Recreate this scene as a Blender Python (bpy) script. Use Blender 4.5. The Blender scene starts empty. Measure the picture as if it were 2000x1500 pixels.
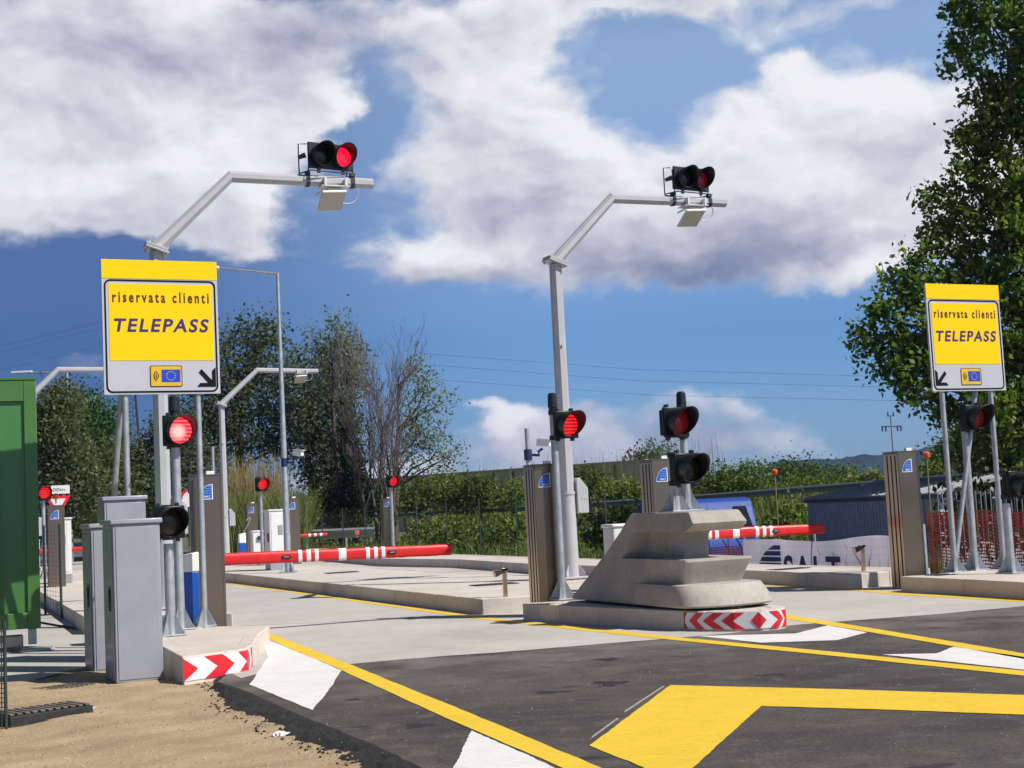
import bpy, bmesh, math, random
import numpy as np
from mathutils import Vector, Matrix, Euler

# ------------------------------------------------------------------ camera, sky, sun, exposure
SC = bpy.context.scene
C = SC.collection
F = 2800.0                                   # focal length in photo pixels (photo is 2000 wide)
PITCH = math.atan(241 / F); ROLL = math.atan(0.05)
EYE = Vector((0, 0, 1.47))
CR = Matrix.Rotation(math.pi / 2 + PITCH, 3, 'X') @ Matrix.Rotation(-ROLL, 3, 'Z')
cd = bpy.data.cameras.new('camera'); cam = bpy.data.objects.new('camera', cd); C.objects.link(cam)
cd.sensor_width = 36; cd.lens = 36 * F / 2000; cd.clip_start = 0.1; cd.clip_end = 20000
cam.matrix_world = Matrix.Translation(EYE) @ CR.to_4x4()
SC.camera = cam
SC.view_settings.view_transform = 'Standard'; SC.view_settings.look = 'None'
SC.view_settings.gamma = 1; SC.view_settings.use_curve_mapping = False
SC.view_settings.exposure = 0.2

def ray(px, py):
    d = CR @ Vector(((px - 1000) / F, -(py - 750) / F, -1)); return d.normalized()
def G(px, py, z=0.0):                        # survey: where the sight line meets height z
    d = ray(px, py); return EYE + d * ((z - EYE.z) / d.z)
def P(px, py, Y):                            # survey: the point of a sight line at distance Y
    d = ray(px, py); return EYE + d * (Y / d.y)

SUN_EL = math.radians(46); SUN_H = Vector((0.90, -0.43, 0)).normalized()
TO_SUN = Vector((SUN_H.x * math.cos(SUN_EL), SUN_H.y * math.cos(SUN_EL), math.sin(SUN_EL)))
sd = bpy.data.lights.new('sun', 'SUN'); so = bpy.data.objects.new('sun', sd); C.objects.link(so)
sd.energy = 4.8; sd.angle = math.radians(0.5); sd.color = (1.0, 0.95, 0.87)
so.rotation_euler = TO_SUN.to_track_quat('Z', 'Y').to_euler(); so.location = (20, -10, 30)

class NT:                                    # tiny node-tree writer
    def __init__(s, tree): s.t = tree; s.n = tree.nodes; s.l = tree.links
    def new(s, typ, **kw):
        n = s.n.new(typ)
        for k, v in kw.items(): setattr(n, k, v)
        return n
    def put(s, sock, v):
        if isinstance(v, bpy.types.NodeSocket): s.l.new(v, sock)
        elif v is not None: sock.default_value = v
    def m(s, op, a, b=None, c=None, clamp=False):
        n = s.new('ShaderNodeMath', operation=op, use_clamp=clamp)
        for i, v in enumerate((a, b, c)):
            if v is not None: s.put(n.inputs[i], v)
        return n.outputs[0]
    def vm(s, op, a, b=None, out=0):
        n = s.new('ShaderNodeVectorMath', operation=op); s.put(n.inputs[0], a)
        if b is not None: s.put(n.inputs[1], b)
        return n.outputs['Value'] if op in ('DOT_PRODUCT', 'LENGTH') else n.outputs[0]
    def noise(s, vec, scale, detail=4, rough=.55, dist=0, col=False):
        n = s.new('ShaderNodeTexNoise'); s.put(n.inputs['Vector'], vec)
        n.inputs['Scale'].default_value = scale; n.inputs['Detail'].default_value = detail
        n.inputs['Roughness'].default_value = rough; n.inputs['Distortion'].default_value = dist
        return n.outputs['Color' if col else 'Fac']
    def ramp(s, fac, stops):
        n = s.new('ShaderNodeValToRGB'); s.put(n.inputs[0], fac); e = n.color_ramp.elements
        while len(e) < len(stops): e.new(0.5)
        for el, (p, c) in zip(e, stops): el.position = p; el.color = c if len(c) == 4 else (*c, 1)
        return n.outputs[0]
    def mix(s, fac, a, b, blend='MIX'):
        n = s.new('ShaderNodeMix', data_type='RGBA', blend_type=blend)
        s.put(n.inputs[0], fac)
        for i, v in ((6, a), (7, b)):
            if isinstance(v, tuple) and len(v) == 3: v = (*v, 1)
            s.put(n.inputs[i], v)
        return n.outputs[2]
    def smooth(s, x, a, b):
        n = s.new('ShaderNodeMapRange', interpolation_type='SMOOTHSTEP'); s.put(n.inputs[0], x)
        n.inputs[1].default_value = a; n.inputs[2].default_value = b; return n.outputs[0]

def build_world():
    w = bpy.data.worlds.new('World'); SC.world = w; w.use_nodes = True
    t = NT(w.node_tree); w.node_tree.nodes.clear()
    out = t.new('ShaderNodeOutputWorld'); bg = t.new('ShaderNodeBackground'); t.l.new(bg.outputs[0], out.inputs[0])
    sky = t.new('ShaderNodeTexSky', sky_type='NISHITA'); sky.sun_disc = False
    sky.sun_elevation = SUN_EL; sky.sun_rotation = math.atan2(SUN_H.x, SUN_H.y)
    sky.altitude = 0; sky.air_density = 1.0; sky.dust_density = 0.2; sky.ozone_density = 2.5
    tc = t.new('ShaderNodeTexCoord'); d = tc.outputs['Generated']
    sep = t.new('ShaderNodeSeparateXYZ'); t.l.new(d, sep.inputs[0])
    az = t.m('ARCTAN2', sep.outputs[0], sep.outputs[1]); el = t.m('ARCSINE', sep.outputs[2])
    cmb = t.new('ShaderNodeCombineXYZ'); t.l.new(az, cmb.inputs[0]); t.l.new(el, cmb.inputs[1])
    ae = cmb.outputs[0]
    warp = t.vm('SUBTRACT', t.noise(t.vm('MULTIPLY', ae, (1, 1.5, 1)), 11, 5, .6, col=True), (.5, .5, .5))
    aew = t.vm('ADD', ae, t.vm('MULTIPLY', warp, (.10, .055, 0)))
    # cloud masses:  (px, py, half-width, half-height, weight)
    blobs = CLOUDS
    acc = 0.0
    def blobsum(vec, lst):
        acc = None
        for (px, py, rx, ry, wt) in lst:
            r = ray(px, py); a = math.atan2(r.x, r.y); e = math.asin(r.z)
            q = t.vm('SUBTRACT', vec, (a, e, 0)); q = t.vm('MULTIPLY', q, (F / rx, F / ry, 0))
            g = t.m('POWER', 0.3679, t.vm('DOT_PRODUCT', q, q))
            acc = t.m('MULTIPLY_ADD', g, wt, 0.0 if acc is None else acc)
        return acc
    field = blobsum(aew, blobs)
    # cover outside the frame: loose fair-weather clouds all round
    off = t.m('ABSOLUTE', az)
    around = t.m('MULTIPLY', t.smooth(off, .45, .8), t.noise(d, 2.2, 3, .5)); around = t.m('MULTIPLY', around, .3)
    field = t.m('ADD', field, around)
    p2 = t.vm('ADD', t.vm('MULTIPLY', ae, (1, 1.55, 1)), t.vm('MULTIPLY', warp, (.05, .05, 0)))
    n1 = t.noise(p2, 7.5, 8, .52, .1)
    s1 = t.noise(p2, 7, 5, .50, .15); s2 = t.noise(t.vm('ADD', p2, (.018, .034, 0)), 7, 5, .50, .15)
    n3 = t.noise(p2, 30, 7, .58, .1); n4 = t.noise(t.vm('ADD', p2, (.005, .009, 0)), 30, 7, .58, .1)
    dens = t.m('ADD', field, t.m('MULTIPLY', t.m('SUBTRACT', n1, .5), 1.1))
    dens = t.m('ADD', dens, t.m('MULTIPLY', t.m('SUBTRACT', n3, .5), .42))
    mask = t.smooth(dens, .27, .72)
    lit = t.m('MULTIPLY', t.m('SUBTRACT', s1, s2), 1.7)
    lit = t.m('ADD', lit, t.m('MULTIPLY', t.m('SUBTRACT', n3, n4), .40))
    lit = t.m('ADD', lit, t.m('MULTIPLY', t.m('SUBTRACT', n1, .5), .35))
    lit = t.m('ADD', lit, blobsum(aew, LIGHTS))
    lit = t.m('ADD', lit, .765, clamp=True)
    ccol = t.ramp(lit, [(0, (.20, .24, .40)), (.30, (.36, .385, .51)), (.60, (.60, .61, .70)), (.85, (.80, .80, .85)), (1, (.90, .90, .93))])
    tint = t.ramp(t.m('MULTIPLY', el, 1.0), [(.04, (.20, .30, .50)), (.115, (.215, .325, .50)), (.31, (.85, .78, .76)), (.55, (.20, .21, .25))])
    side = t.smooth(az, .05, -.30)
    tint = t.mix(side, tint, t.mix(1.0, tint, (.36, .39, .51), 'MULTIPLY'))
    base = t.mix(1.0, sky.outputs[0], tint, 'MULTIPLY')
    base = t.vm('MULTIPLY', base, (SKYK, SKYK, SKYK))
    colr = t.mix(mask, base, t.vm('MULTIPLY', ccol, (CLK / BGS,) * 3))
    t.l.new(colr, bg.inputs[0]); bg.inputs[1].default_value = BGS
BGS = 0.10; SKYK = 1.80; CLK = 0.87
CLOUDS = [(150, 60, 420, 170, .75), (120, 300, 330, 150, .75), (430, 330, 200, 110, .75), (620, 210, 95, 55, .6),
          (300, 420, 220, 55, .5), (60, 400, 220, 50, .4), (490, 475, 60, 35, .4),
          (430, 60, 250, 110, .5), (960, 120, 200, 170, .62), (1000, 330, 240, 150, .78), (860, 500, 180, 60, .75), (1100, 20, 330, 50, .55),
          (1180, 460, 260, 100, .75), (1500, 300, 240, 130, .9), (1740, 230, 170, 130, .8), (1800, 420, 200, 80, .8),
          (1450, 470, 300, 75, .75), (1620, 550, 150, 40, .5), (1330, 5, 260, 45, .5), (1480, 60, 120, 30, .25), (1560, 110, 45, 30, .45), (1720, 5, 140, 35, .4),
          (2050, 300, 200, 200, .7), (1330, 810, 330, 60, .42), (1050, 850, 140, 50, .5), (935, 800, 60, 22, .45), (980, 840, 60, 40, .4),
          (1150, 890, 260, 45, .5), (1450, 885, 180, 45, .45), (100, 700, 200, 45, .42), (700, 940, 300, 50, .45), (1700, 740, 120, 40, .15),
          (640, 130, 90, 60, .25), (690, 250, 60, 120, -.35), (1320, 160, 120, 60, -.25), (250, 590, 330, 70, -.4), (1400, 660, 420, 50, -.3), (600, 400, 60, 60, -.2)]
LIGHTS = [(660, 190, 60, 50, .3), (280, 340, 200, 90, .22), (1200, 320, 100, 60, .38), (1420, 225, 190, 60, .34), (1720, 150, 150, 70, .25),
          (790, 455, 100, 45, .28), (980, 180, 160, 120, .12), (985, 825, 70, 40, .4), (1690, 525, 60, 25, .25), (60, 160, 70, 120, .2), (520, 470, 50, 30, .2),
          (230, 95, 330, 75, -.27), (930, 555, 260, 45, -.36), (1250, 520, 260, 60, -.28), (1500, 500, 250, 40, -.28), (1330, 850, 330, 90, -.22), (860, 240, 90, 90, -.05),
          (560, 80, 140, 100, -.2), (100, 690, 250, 80, -.32), (1000, 420, 200, 60, -.2), (60, 450, 200, 35, -.2), (1600, 420, 250, 40, -.12)]
build_world()

# ------------------------------------------------------------------ materials
MATS = {}
def mat(name, col, rough=.6, metal=0.0, var=.12, scale=6.0, bump=.0, bscale=60.0, col2=None, spec=.5, stretch=(1, 1, 1), speck=0.0, coat=0.0, rn=.25):
    if name in MATS: return MATS[name]
    m = bpy.data.materials.new(name); m.use_nodes = True; t = NT(m.node_tree)
    b = m.node_tree.nodes['Principled BSDF']
    tc = t.new('ShaderNodeTexCoord'); v = t.vm('MULTIPLY', tc.outputs['Object'], stretch)
    n = t.noise(v, scale, 6, .62)
    c1 = tuple(min(1, x * (1 - var)) for x in col); c2 = col2 or tuple(min(1, x * (1 + var)) for x in col)
    cc = t.ramp(n, [(.3, c1), (.7, c2)])
    if speck:
        s = t.noise(v, scale * 40, 2, .5)
        cc = t.mix(t.m('MULTIPLY', t.smooth(s, .58, .75), speck), cc, tuple(min(1, x * 2.2 + .05) for x in col))
        cc = t.mix(t.m('MULTIPLY', t.smooth(s, .42, .25), speck), cc, tuple(x * .35 for x in col))
    t.l.new(cc, b.inputs['Base Color'])
    b.inputs['Metallic'].default_value = metal
    t.l.new(t.m('ADD', t.m('MULTIPLY', t.m('SUBTRACT', n, .5), rn), rough, clamp=True), b.inputs['Roughness'])
    b.inputs['Specular IOR Level'].default_value = spec
    if coat: b.inputs['Coat Weight'].default_value = coat; b.inputs['Coat Roughness'].default_value = .12
    if bump:
        bn = t.new('ShaderNodeBump'); bn.inputs['Strength'].default_value = bump; bn.inputs['Distance'].default_value = .02
        t.l.new(t.noise(v, bscale, 5, .65), bn.inputs['Height']); t.l.new(bn.outputs[0], b.inputs['Normal'])
    MATS[name] = m; return m

def mat_asphalt():
    m = bpy.data.materials.new('asphalt'); m.use_nodes = True; t = NT(m.node_tree); b = m.node_tree.nodes['Principled BSDF']
    v = t.new('ShaderNodeTexCoord').outputs['Object']
    big = t.noise(v, .55, 6, .6); streak = t.noise(t.vm('MULTIPLY', v, (.5, 2.2, 1)), 2.0, 6, .62); fine = t.noise(v, 190, 3, .7); med = t.noise(v, 38, 4, .65)
    c = t.ramp(big, [(.34, (.050, .042, .040)), (.66, (.108, .091, .084))])
    mot = t.noise(v, 3.4, 7, .68); sm_ = t.noise(t.vm('MULTIPLY', v, (.6, 1.6, 1)), 4.5, 7, .72)
    c = t.mix(t.m('MULTIPLY', t.smooth(streak, .50, .72), .45), c, (.135, .122, .115))
    c = t.mix(t.m('MULTIPLY', t.smooth(mot, .52, .64), .5), c, (.150, .130, .120))
    c = t.mix(t.m('MULTIPLY', t.smooth(mot, .46, .32), .5), c, (.026, .024, .026))
    c = t.mix(t.m('MULTIPLY', t.smooth(sm_, .60, .72), .45), c, (.20, .185, .17))
    c = t.mix(t.m('MULTIPLY', t.smooth(med, .54, .68), .5), c, (.21, .19, .17))
    c = t.mix(t.m('MULTIPLY', t.smooth(med, .46, .34), .55), c, (.018, .016, .016))
    c = t.mix(t.m('MULTIPLY', t.smooth(fine, .60, .76), .6), c, (.24, .225, .21))
    c = t.mix(t.m('MULTIPLY', t.smooth(fine, .44, .28), .6), c, (.014, .013, .014))
    sy = t.new('ShaderNodeSeparateXYZ'); t.l.new(v, sy.inputs[0])             # pale dust tracked off the concrete lanes
    dl = t.m('SUBTRACT', sy.outputs[1], t.m('MULTIPLY', sy.outputs[0], .33))
    dust = t.m('MULTIPLY', t.smooth(dl, 11.2, 15.2), t.smooth(t.noise(v, 1.3, 6, .65), .36, .66))
    c = t.mix(t.m('MULTIPLY', dust, .75), c, (.22, .195, .17))
    st = t.noise(t.vm('MULTIPLY', v, (1, 1.6, 1)), 1.15, 3, .5)                    # oil spots
    c = t.mix(t.m('MULTIPLY', t.smooth(st, .66, .72), .75), c, (.022, .02, .02))
    t.l.new(c, b.inputs['Base Color']); b.inputs['Roughness'].default_value = .82; b.inputs['Specular IOR Level'].default_value = .35
    bn = t.new('ShaderNodeBump'); bn.inputs['Strength'].default_value = .55; bn.inputs['Distance'].default_value = .012
    t.l.new(t.m('ADD', fine, med), bn.inputs['Height']); t.l.new(bn.outputs[0], b.inputs['Normal'])
    return m

def mat_concrete(name, lo, hi, sc=1.2, stain=.5, bump=.25):
    m = bpy.data.materials.new(name); m.use_nodes = True; t = NT(m.node_tree); b = m.node_tree.nodes['Principled BSDF']
    v = t.new('ShaderNodeTexCoord').outputs['Object']
    n = t.noise(v, sc, 8, .65); n2 = t.noise(v, sc * 9, 5, .6); f = t.noise(v, 150, 3, .7)
    c = t.ramp(n, [(.3, lo), (.68, hi)])
    c = t.mix(t.m('MULTIPLY', t.smooth(n2, .5, .75), stain * .5), c, tuple(x * .62 for x in lo))
    c = t.mix(t.m('MULTIPLY', t.smooth(f, .62, .78), stain * .6), c, tuple(x * .45 for x in lo))
    scuff = t.noise(t.vm('MULTIPLY', v, (.7, 2.2, 1)), 3.0, 7, .68); c = t.mix(t.m('MULTIPLY', t.smooth(scuff, .56, .74), stain * .7), c, tuple(x * .70 for x in lo))
    pit = t.noise(v, sc * 26, 2, .5)
    c = t.mix(t.m('MULTIPLY', t.smooth(pit, .70, .76), .55), c, tuple(x * .4 for x in lo))
    run = t.noise(t.vm('MULTIPLY', v, (7, 7, .55)), 2.4, 6, .65); c = t.mix(t.m('MULTIPLY', t.smooth(run, .54, .74), stain * .8), c, tuple(x * .60 for x in lo))
    hole = t.noise(v, 62, 1, .4); c = t.mix(t.m('MULTIPLY', t.smooth(hole, .735, .77), .7), c, tuple(x * .28 for x in lo))
    t.l.new(c, b.inputs['Base Color']); b.inputs['Roughness'].default_value = .85; b.inputs['Specular IOR Level'].default_value = .3
    bn = t.new('ShaderNodeBump'); bn.inputs['Strength'].default_value = bump; bn.inputs['Distance'].default_value = .01
    t.l.new(t.m('ADD', f, n2), bn.inputs['Height']); t.l.new(bn.outputs[0], b.inputs['Normal'])
    return m

def mat_paint(name, col, wear):
    m = bpy.data.materials.new(name); m.use_nodes = True; t = NT(m.node_tree); b = m.node_tree.nodes['Principled BSDF']
    v = t.new('ShaderNodeTexCoord').outputs['Object']
    n = t.noise(v, 3, 7, .65); f = t.noise(t.vm('MULTIPLY', v, (1, 2.5, 1)), 14, 7, .7); g = t.noise(v, 160, 2, .6)
    c = t.ramp(n, [(.3, tuple(x * .88 for x in col)), (.7, col)])
    c = t.mix(t.m('MULTIPLY', t.smooth(f, .54, .66), wear), c, tuple(x * .35 + .04 for x in col))
    c = t.mix(t.m('MULTIPLY', t.smooth(g, .56, .72), wear * .8), c, tuple(x * .4 for x in col))
    tk = t.noise(t.vm('MULTIPLY', v, (.35, 2.4, 1)), 2.2, 7, .7); c = t.mix(t.m('MULTIPLY', t.smooth(tk, .55, .72), wear * .6), c, tuple(x * .55 + .02 for x in col))
    t.l.new(c, b.inputs['Base Color']); b.inputs['Roughness'].default_value = .7
    bn = t.new('ShaderNodeBump'); bn.inputs['Strength'].default_value = .3; bn.inputs['Distance'].default_value = .006
    t.l.new(g, bn.inputs['Height']); t.l.new(bn.outputs[0], b.inputs['Normal'])
    return m

def mat_leaf(name, cols, rough=.5, trans=.35, spec=.22):
    m = bpy.data.materials.new(name); m.use_nodes = True; t = NT(m.node_tree); b = m.node_tree.nodes['Principled BSDF']
    g = t.new('ShaderNodeNewGeometry')
    k = len(cols); c = t.ramp(g.outputs['Random Per Island'], [(i / max(1, k - 1), cols[i]) for i in range(k)])
    t.l.new(c, b.inputs['Base Color']); b.inputs['Roughness'].default_value = rough; b.inputs['Specular IOR Level'].default_value = spec
    tr = t.new('ShaderNodeBsdfTranslucent'); t.l.new(t.mix(1.0, c, (1.3, 1.5, .6), 'MULTIPLY'), tr.inputs[0])
    mx = t.new('ShaderNodeMixShader'); mx.inputs[0].default_value = trans
    t.l.new(b.outputs[0], mx.inputs[1]); t.l.new(tr.outputs[0], mx.inputs[2])
    t.l.new(mx.outputs[0], m.node_tree.nodes['Material Output'].inputs[0])
    return m

def mat_lens(name, lo, hi, emit, core=0.0, lines=True):
    m = bpy.data.materials.new(name); m.use_nodes = True; t = NT(m.node_tree); b = m.node_tree.nodes['Principled BSDF']
    v = t.new('ShaderNodeTexCoord').outputs['Object']
    wv = t.new('ShaderNodeTexWave', bands_direction='Z'); t.l.new(v, wv.inputs[0]); wv.inputs['Scale'].default_value = 7; wv.inputs['Distortion'].default_value = 1.2; wv.inputs['Detail'].default_value = 3
    f = wv.outputs['Fac'] if lines else t.noise(v, 8)
    c = t.mix(f, lo, hi)
    b.inputs['Roughness'].default_value = .25
    t.l.new(t.mix(.5, c, lo), b.inputs['Base Color'])
    if core:                                   # the lamp behind the lens shows as a hot centre
        s = t.new('ShaderNodeSeparateXYZ'); t.l.new(v, s.inputs[0])
        rr = t.m('SQRT', t.m('ADD', t.m('POWER', t.m('ADD', s.outputs[0], .02), 2), t.m('POWER', t.m('ADD', s.outputs[2], .02), 2)))
        c = t.mix(t.m('MULTIPLY', t.smooth(rr, .125, .03), core), c, (1, .55, .48))
    t.l.new(c, b.inputs['Emission Color']); b.inputs['Emission Strength'].default_value = emit
    return m

M = {}
M['asphalt'] = mat_asphalt()
M['lane_concrete'] = mat_concrete('lane_concrete', (.42, .395, .36), (.55, .525, .485), .5, .45)
M['island_top'] = mat_concrete('island_concrete', (.52, .465, .405), (.66, .60, .54), 1.0, .4)
M['cushion'] = mat_concrete('cast_concrete', (.33, .300, .262), (.47, .43, .38), 1.5, .55, .2)
M['pad'] = mat_concrete('pad_concrete', (.40, .385, .35), (.5, .48, .44), .8, .4)
M['yellow_paint'] = mat_paint('yellow_road_paint', (.86, .575, .028), .5)
M['white_paint'] = mat_paint('white_road_paint', (.80, .79, .77), .4)
M['galv'] = mat('galvanised_steel', (.42, .45, .47), .48, .55, .22, 14, .05, 40, stretch=(1, 1, .5))
M['mast'] = mat('mast_grey_paint', (.47, .465, .485), .42, .1, .05, 3)
M['cabinet'] = mat('cabinet_grey_paint', (.31, .325, .37), .42, .05, .09, 2.2, .06, 250, coat=.15)
M['white_metal'] = mat('white_enamel', (.74, .74, .73), .4, 0, .05, 3)
M['green_paint'] = mat('green_container_paint', (.060, .170, .032), .42, 0, .10, 2, .03, 30, coat=.2)
M['green_panel'] = mat('green_panel_paint', (.055, .185, .045), .42, 0, .10, 2, .03, 30, stretch=(1, 1, .15), coat=.2)
M['black'] = mat('black_plastic', (.012, .014, .014), .38, 0, .3, 8)
M['sig_green'] = mat('dark_green_plastic', (.005, .012, .010), .32, 0, .25, 8, spec=.3)
M['visor'] = mat('visor_plastic', (.010, .012, .012), .42, 0, .25, 8)
M['dark_metal'] = mat('dark_steel', (.06, .065, .075), .45, .5, .2, 8)
M['steel'] = mat('brushed_steel', (.27, .205, .155), .33, .92, .02, 1, rn=.0)
M['slot'] = mat('slot_black', (.008, .007, .006), .6)
M['bronze'] = mat('steel_flank', (.58, .43, .28), .28, .9, .02, 1, rn=.0)
M['red_pvc'] = mat('red_pvc', (.62, .012, .012), .42, 0, .1, 6, .12, 9, coat=.1)
M['refl_white'] = mat('reflective_tape', (.72, .72, .73), .45, 0, .14, 70)
M['sign_white'] = mat('sign_white_sheeting', (.50, .495, .535), .42, 0, .03, 4)
M['sign_yellow'] = mat('sign_yellow_sheeting', (.95, .60, .003), .5, 0, .02, 3, spec=.15)
M['sign_black'] = mat('sign_black_print', (.008, .008, .012), .6, spec=.12)
M['sign_brown'] = mat('sign_brown_print', (.055, .014, .010), .5)
M['sign_violet'] = mat('sign_violet_print', (.035, .012, .14), .5)
M['navy_print'] = mat('banner_blue_print', (.028, .030, .24), .5)
M['eu_blue'] = mat('flag_blue_print', (.012, .055, .46), .45, 0, .05)
M['logo_blue'] = mat('logo_blue_print', (.012, .085, .43), .4, 0, .06)
M['logo_pale'] = mat('logo_pale_print', (.25, .42, .74), .4)
M['blue_plastic'] = mat('blue_plastic', (.008, .085, .42), .38, 0, .06)
M['white_plastic'] = mat('white_plastic', (.80, .80, .76), .42, 0, .04)
M['navy_metal'] = mat('navy_bracket_paint', (.018, .022, .10), .45)
M['red_print'] = mat('red_sheeting', (.66, .012, .022), .4, 0, .05)
M['van_blue'] = mat('van_blue_paint', (.018, .060, .30), .5, .0, .05, spec=.25)
M['glass_dark'] = mat('dark_glass', (.01, .016, .018), .08, 0, .1)
M['tyre'] = mat('tyre_rubber', (.015, .015, .016), .8)
M['shed'] = mat('shed_sheet_metal', (.50, .50, .53), .55, .1, .15, 4)
M['shed_roof'] = mat('shed_roof_metal', (.30, .31, .32), .55, .2, .2, 3)
M['banner'] = mat('banner_cloth', (.76, .73, .80), .6, 0, .05, 3)
def translucent(m, col, k):
    t = NT(m.node_tree); tr = t.new('ShaderNodeBsdfTranslucent'); tr.inputs[0].default_value = (*col, 1); mx = t.new('ShaderNodeMixShader'); mx.inputs[0].default_value = k
    out = m.node_tree.nodes['Material Output']; t.l.new(m.node_tree.nodes['Principled BSDF'].outputs[0], mx.inputs[1]); t.l.new(tr.outputs[0], mx.inputs[2]); t.l.new(mx.outputs[0], out.inputs[0])
translucent(M['banner'], (.72, .66, .78), .42)
M['orange_net'] = mat('orange_plastic_net', (.68, .075, .025), .55, 0, .15)
M['orange'] = mat('orange_plastic', (.85, .13, .03), .45)
M['wire'] = mat('fence_wire', (.03, .055, .05), .5, .2)
M['green_rail'] = mat('rail_green_steel', (.24, .29, .29), .6, .2)
M['wood'] = mat('weathered_wood', (.24, .17, .09), .75, 0, .2, 5)
M['beige_wall'] = mat('beige_wall_panels', (.72, .57, .36), .8, 0, .1, 1.5, stretch=(3, 1, .2))
M['iron'] = mat('cast_iron', (.025, .025, .025), .65, .2, .5, 12, .4, 60)
M['bark'] = mat('bark', (.10, .075, .055), .9, 0, .35, 8, .6, 25, stretch=(1, 1, .3))
M['bark_pale'] = mat('pale_bark', (.125, .10, .088), .9, 0, .3, 8, .5, 25)
M['paper'] = mat('white_plastic_film', (.8, .8, .78), .4)
M['hill'] = mat('hill_woodland', (.018, .034, .040), .95, 0, .5, .03, 0, spec=.0)
M['antenna'] = mat('antenna_face', (.50, .48, .44), .5, 0, .05)
M['reed'] = mat_leaf('dry_reed', [(.34, .25, .12), (.22, .17, .08), (.42, .33, .17)], .7, .3)
M['lens_hot'] = mat_lens('lens_red_bright', (.62, .004, .010), (1, .12, .15), 1.2, core=.9)
M['lens_lit'] = mat_lens('lens_red_lit', (.30, .002, .004), (1, .025, .025), .9)
M['lens_over'] = mat_lens('lens_red_overhead', (.9, .004, .03), (1, .012, .06), 1.0, lines=False)
M['lens_red_off'] = mat_lens('lens_red_dull', (.22, .008, .008), (.34, .012, .012), .12)
M['lens_off'] = mat_lens('lens_dark', (.02, .012, .008), (.035, .02, .012), 0.0)
M['visor_red'] = mat_lens('visor_inside_red', (.05, .004, .006), (.10, .008, .010), .0)

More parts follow.
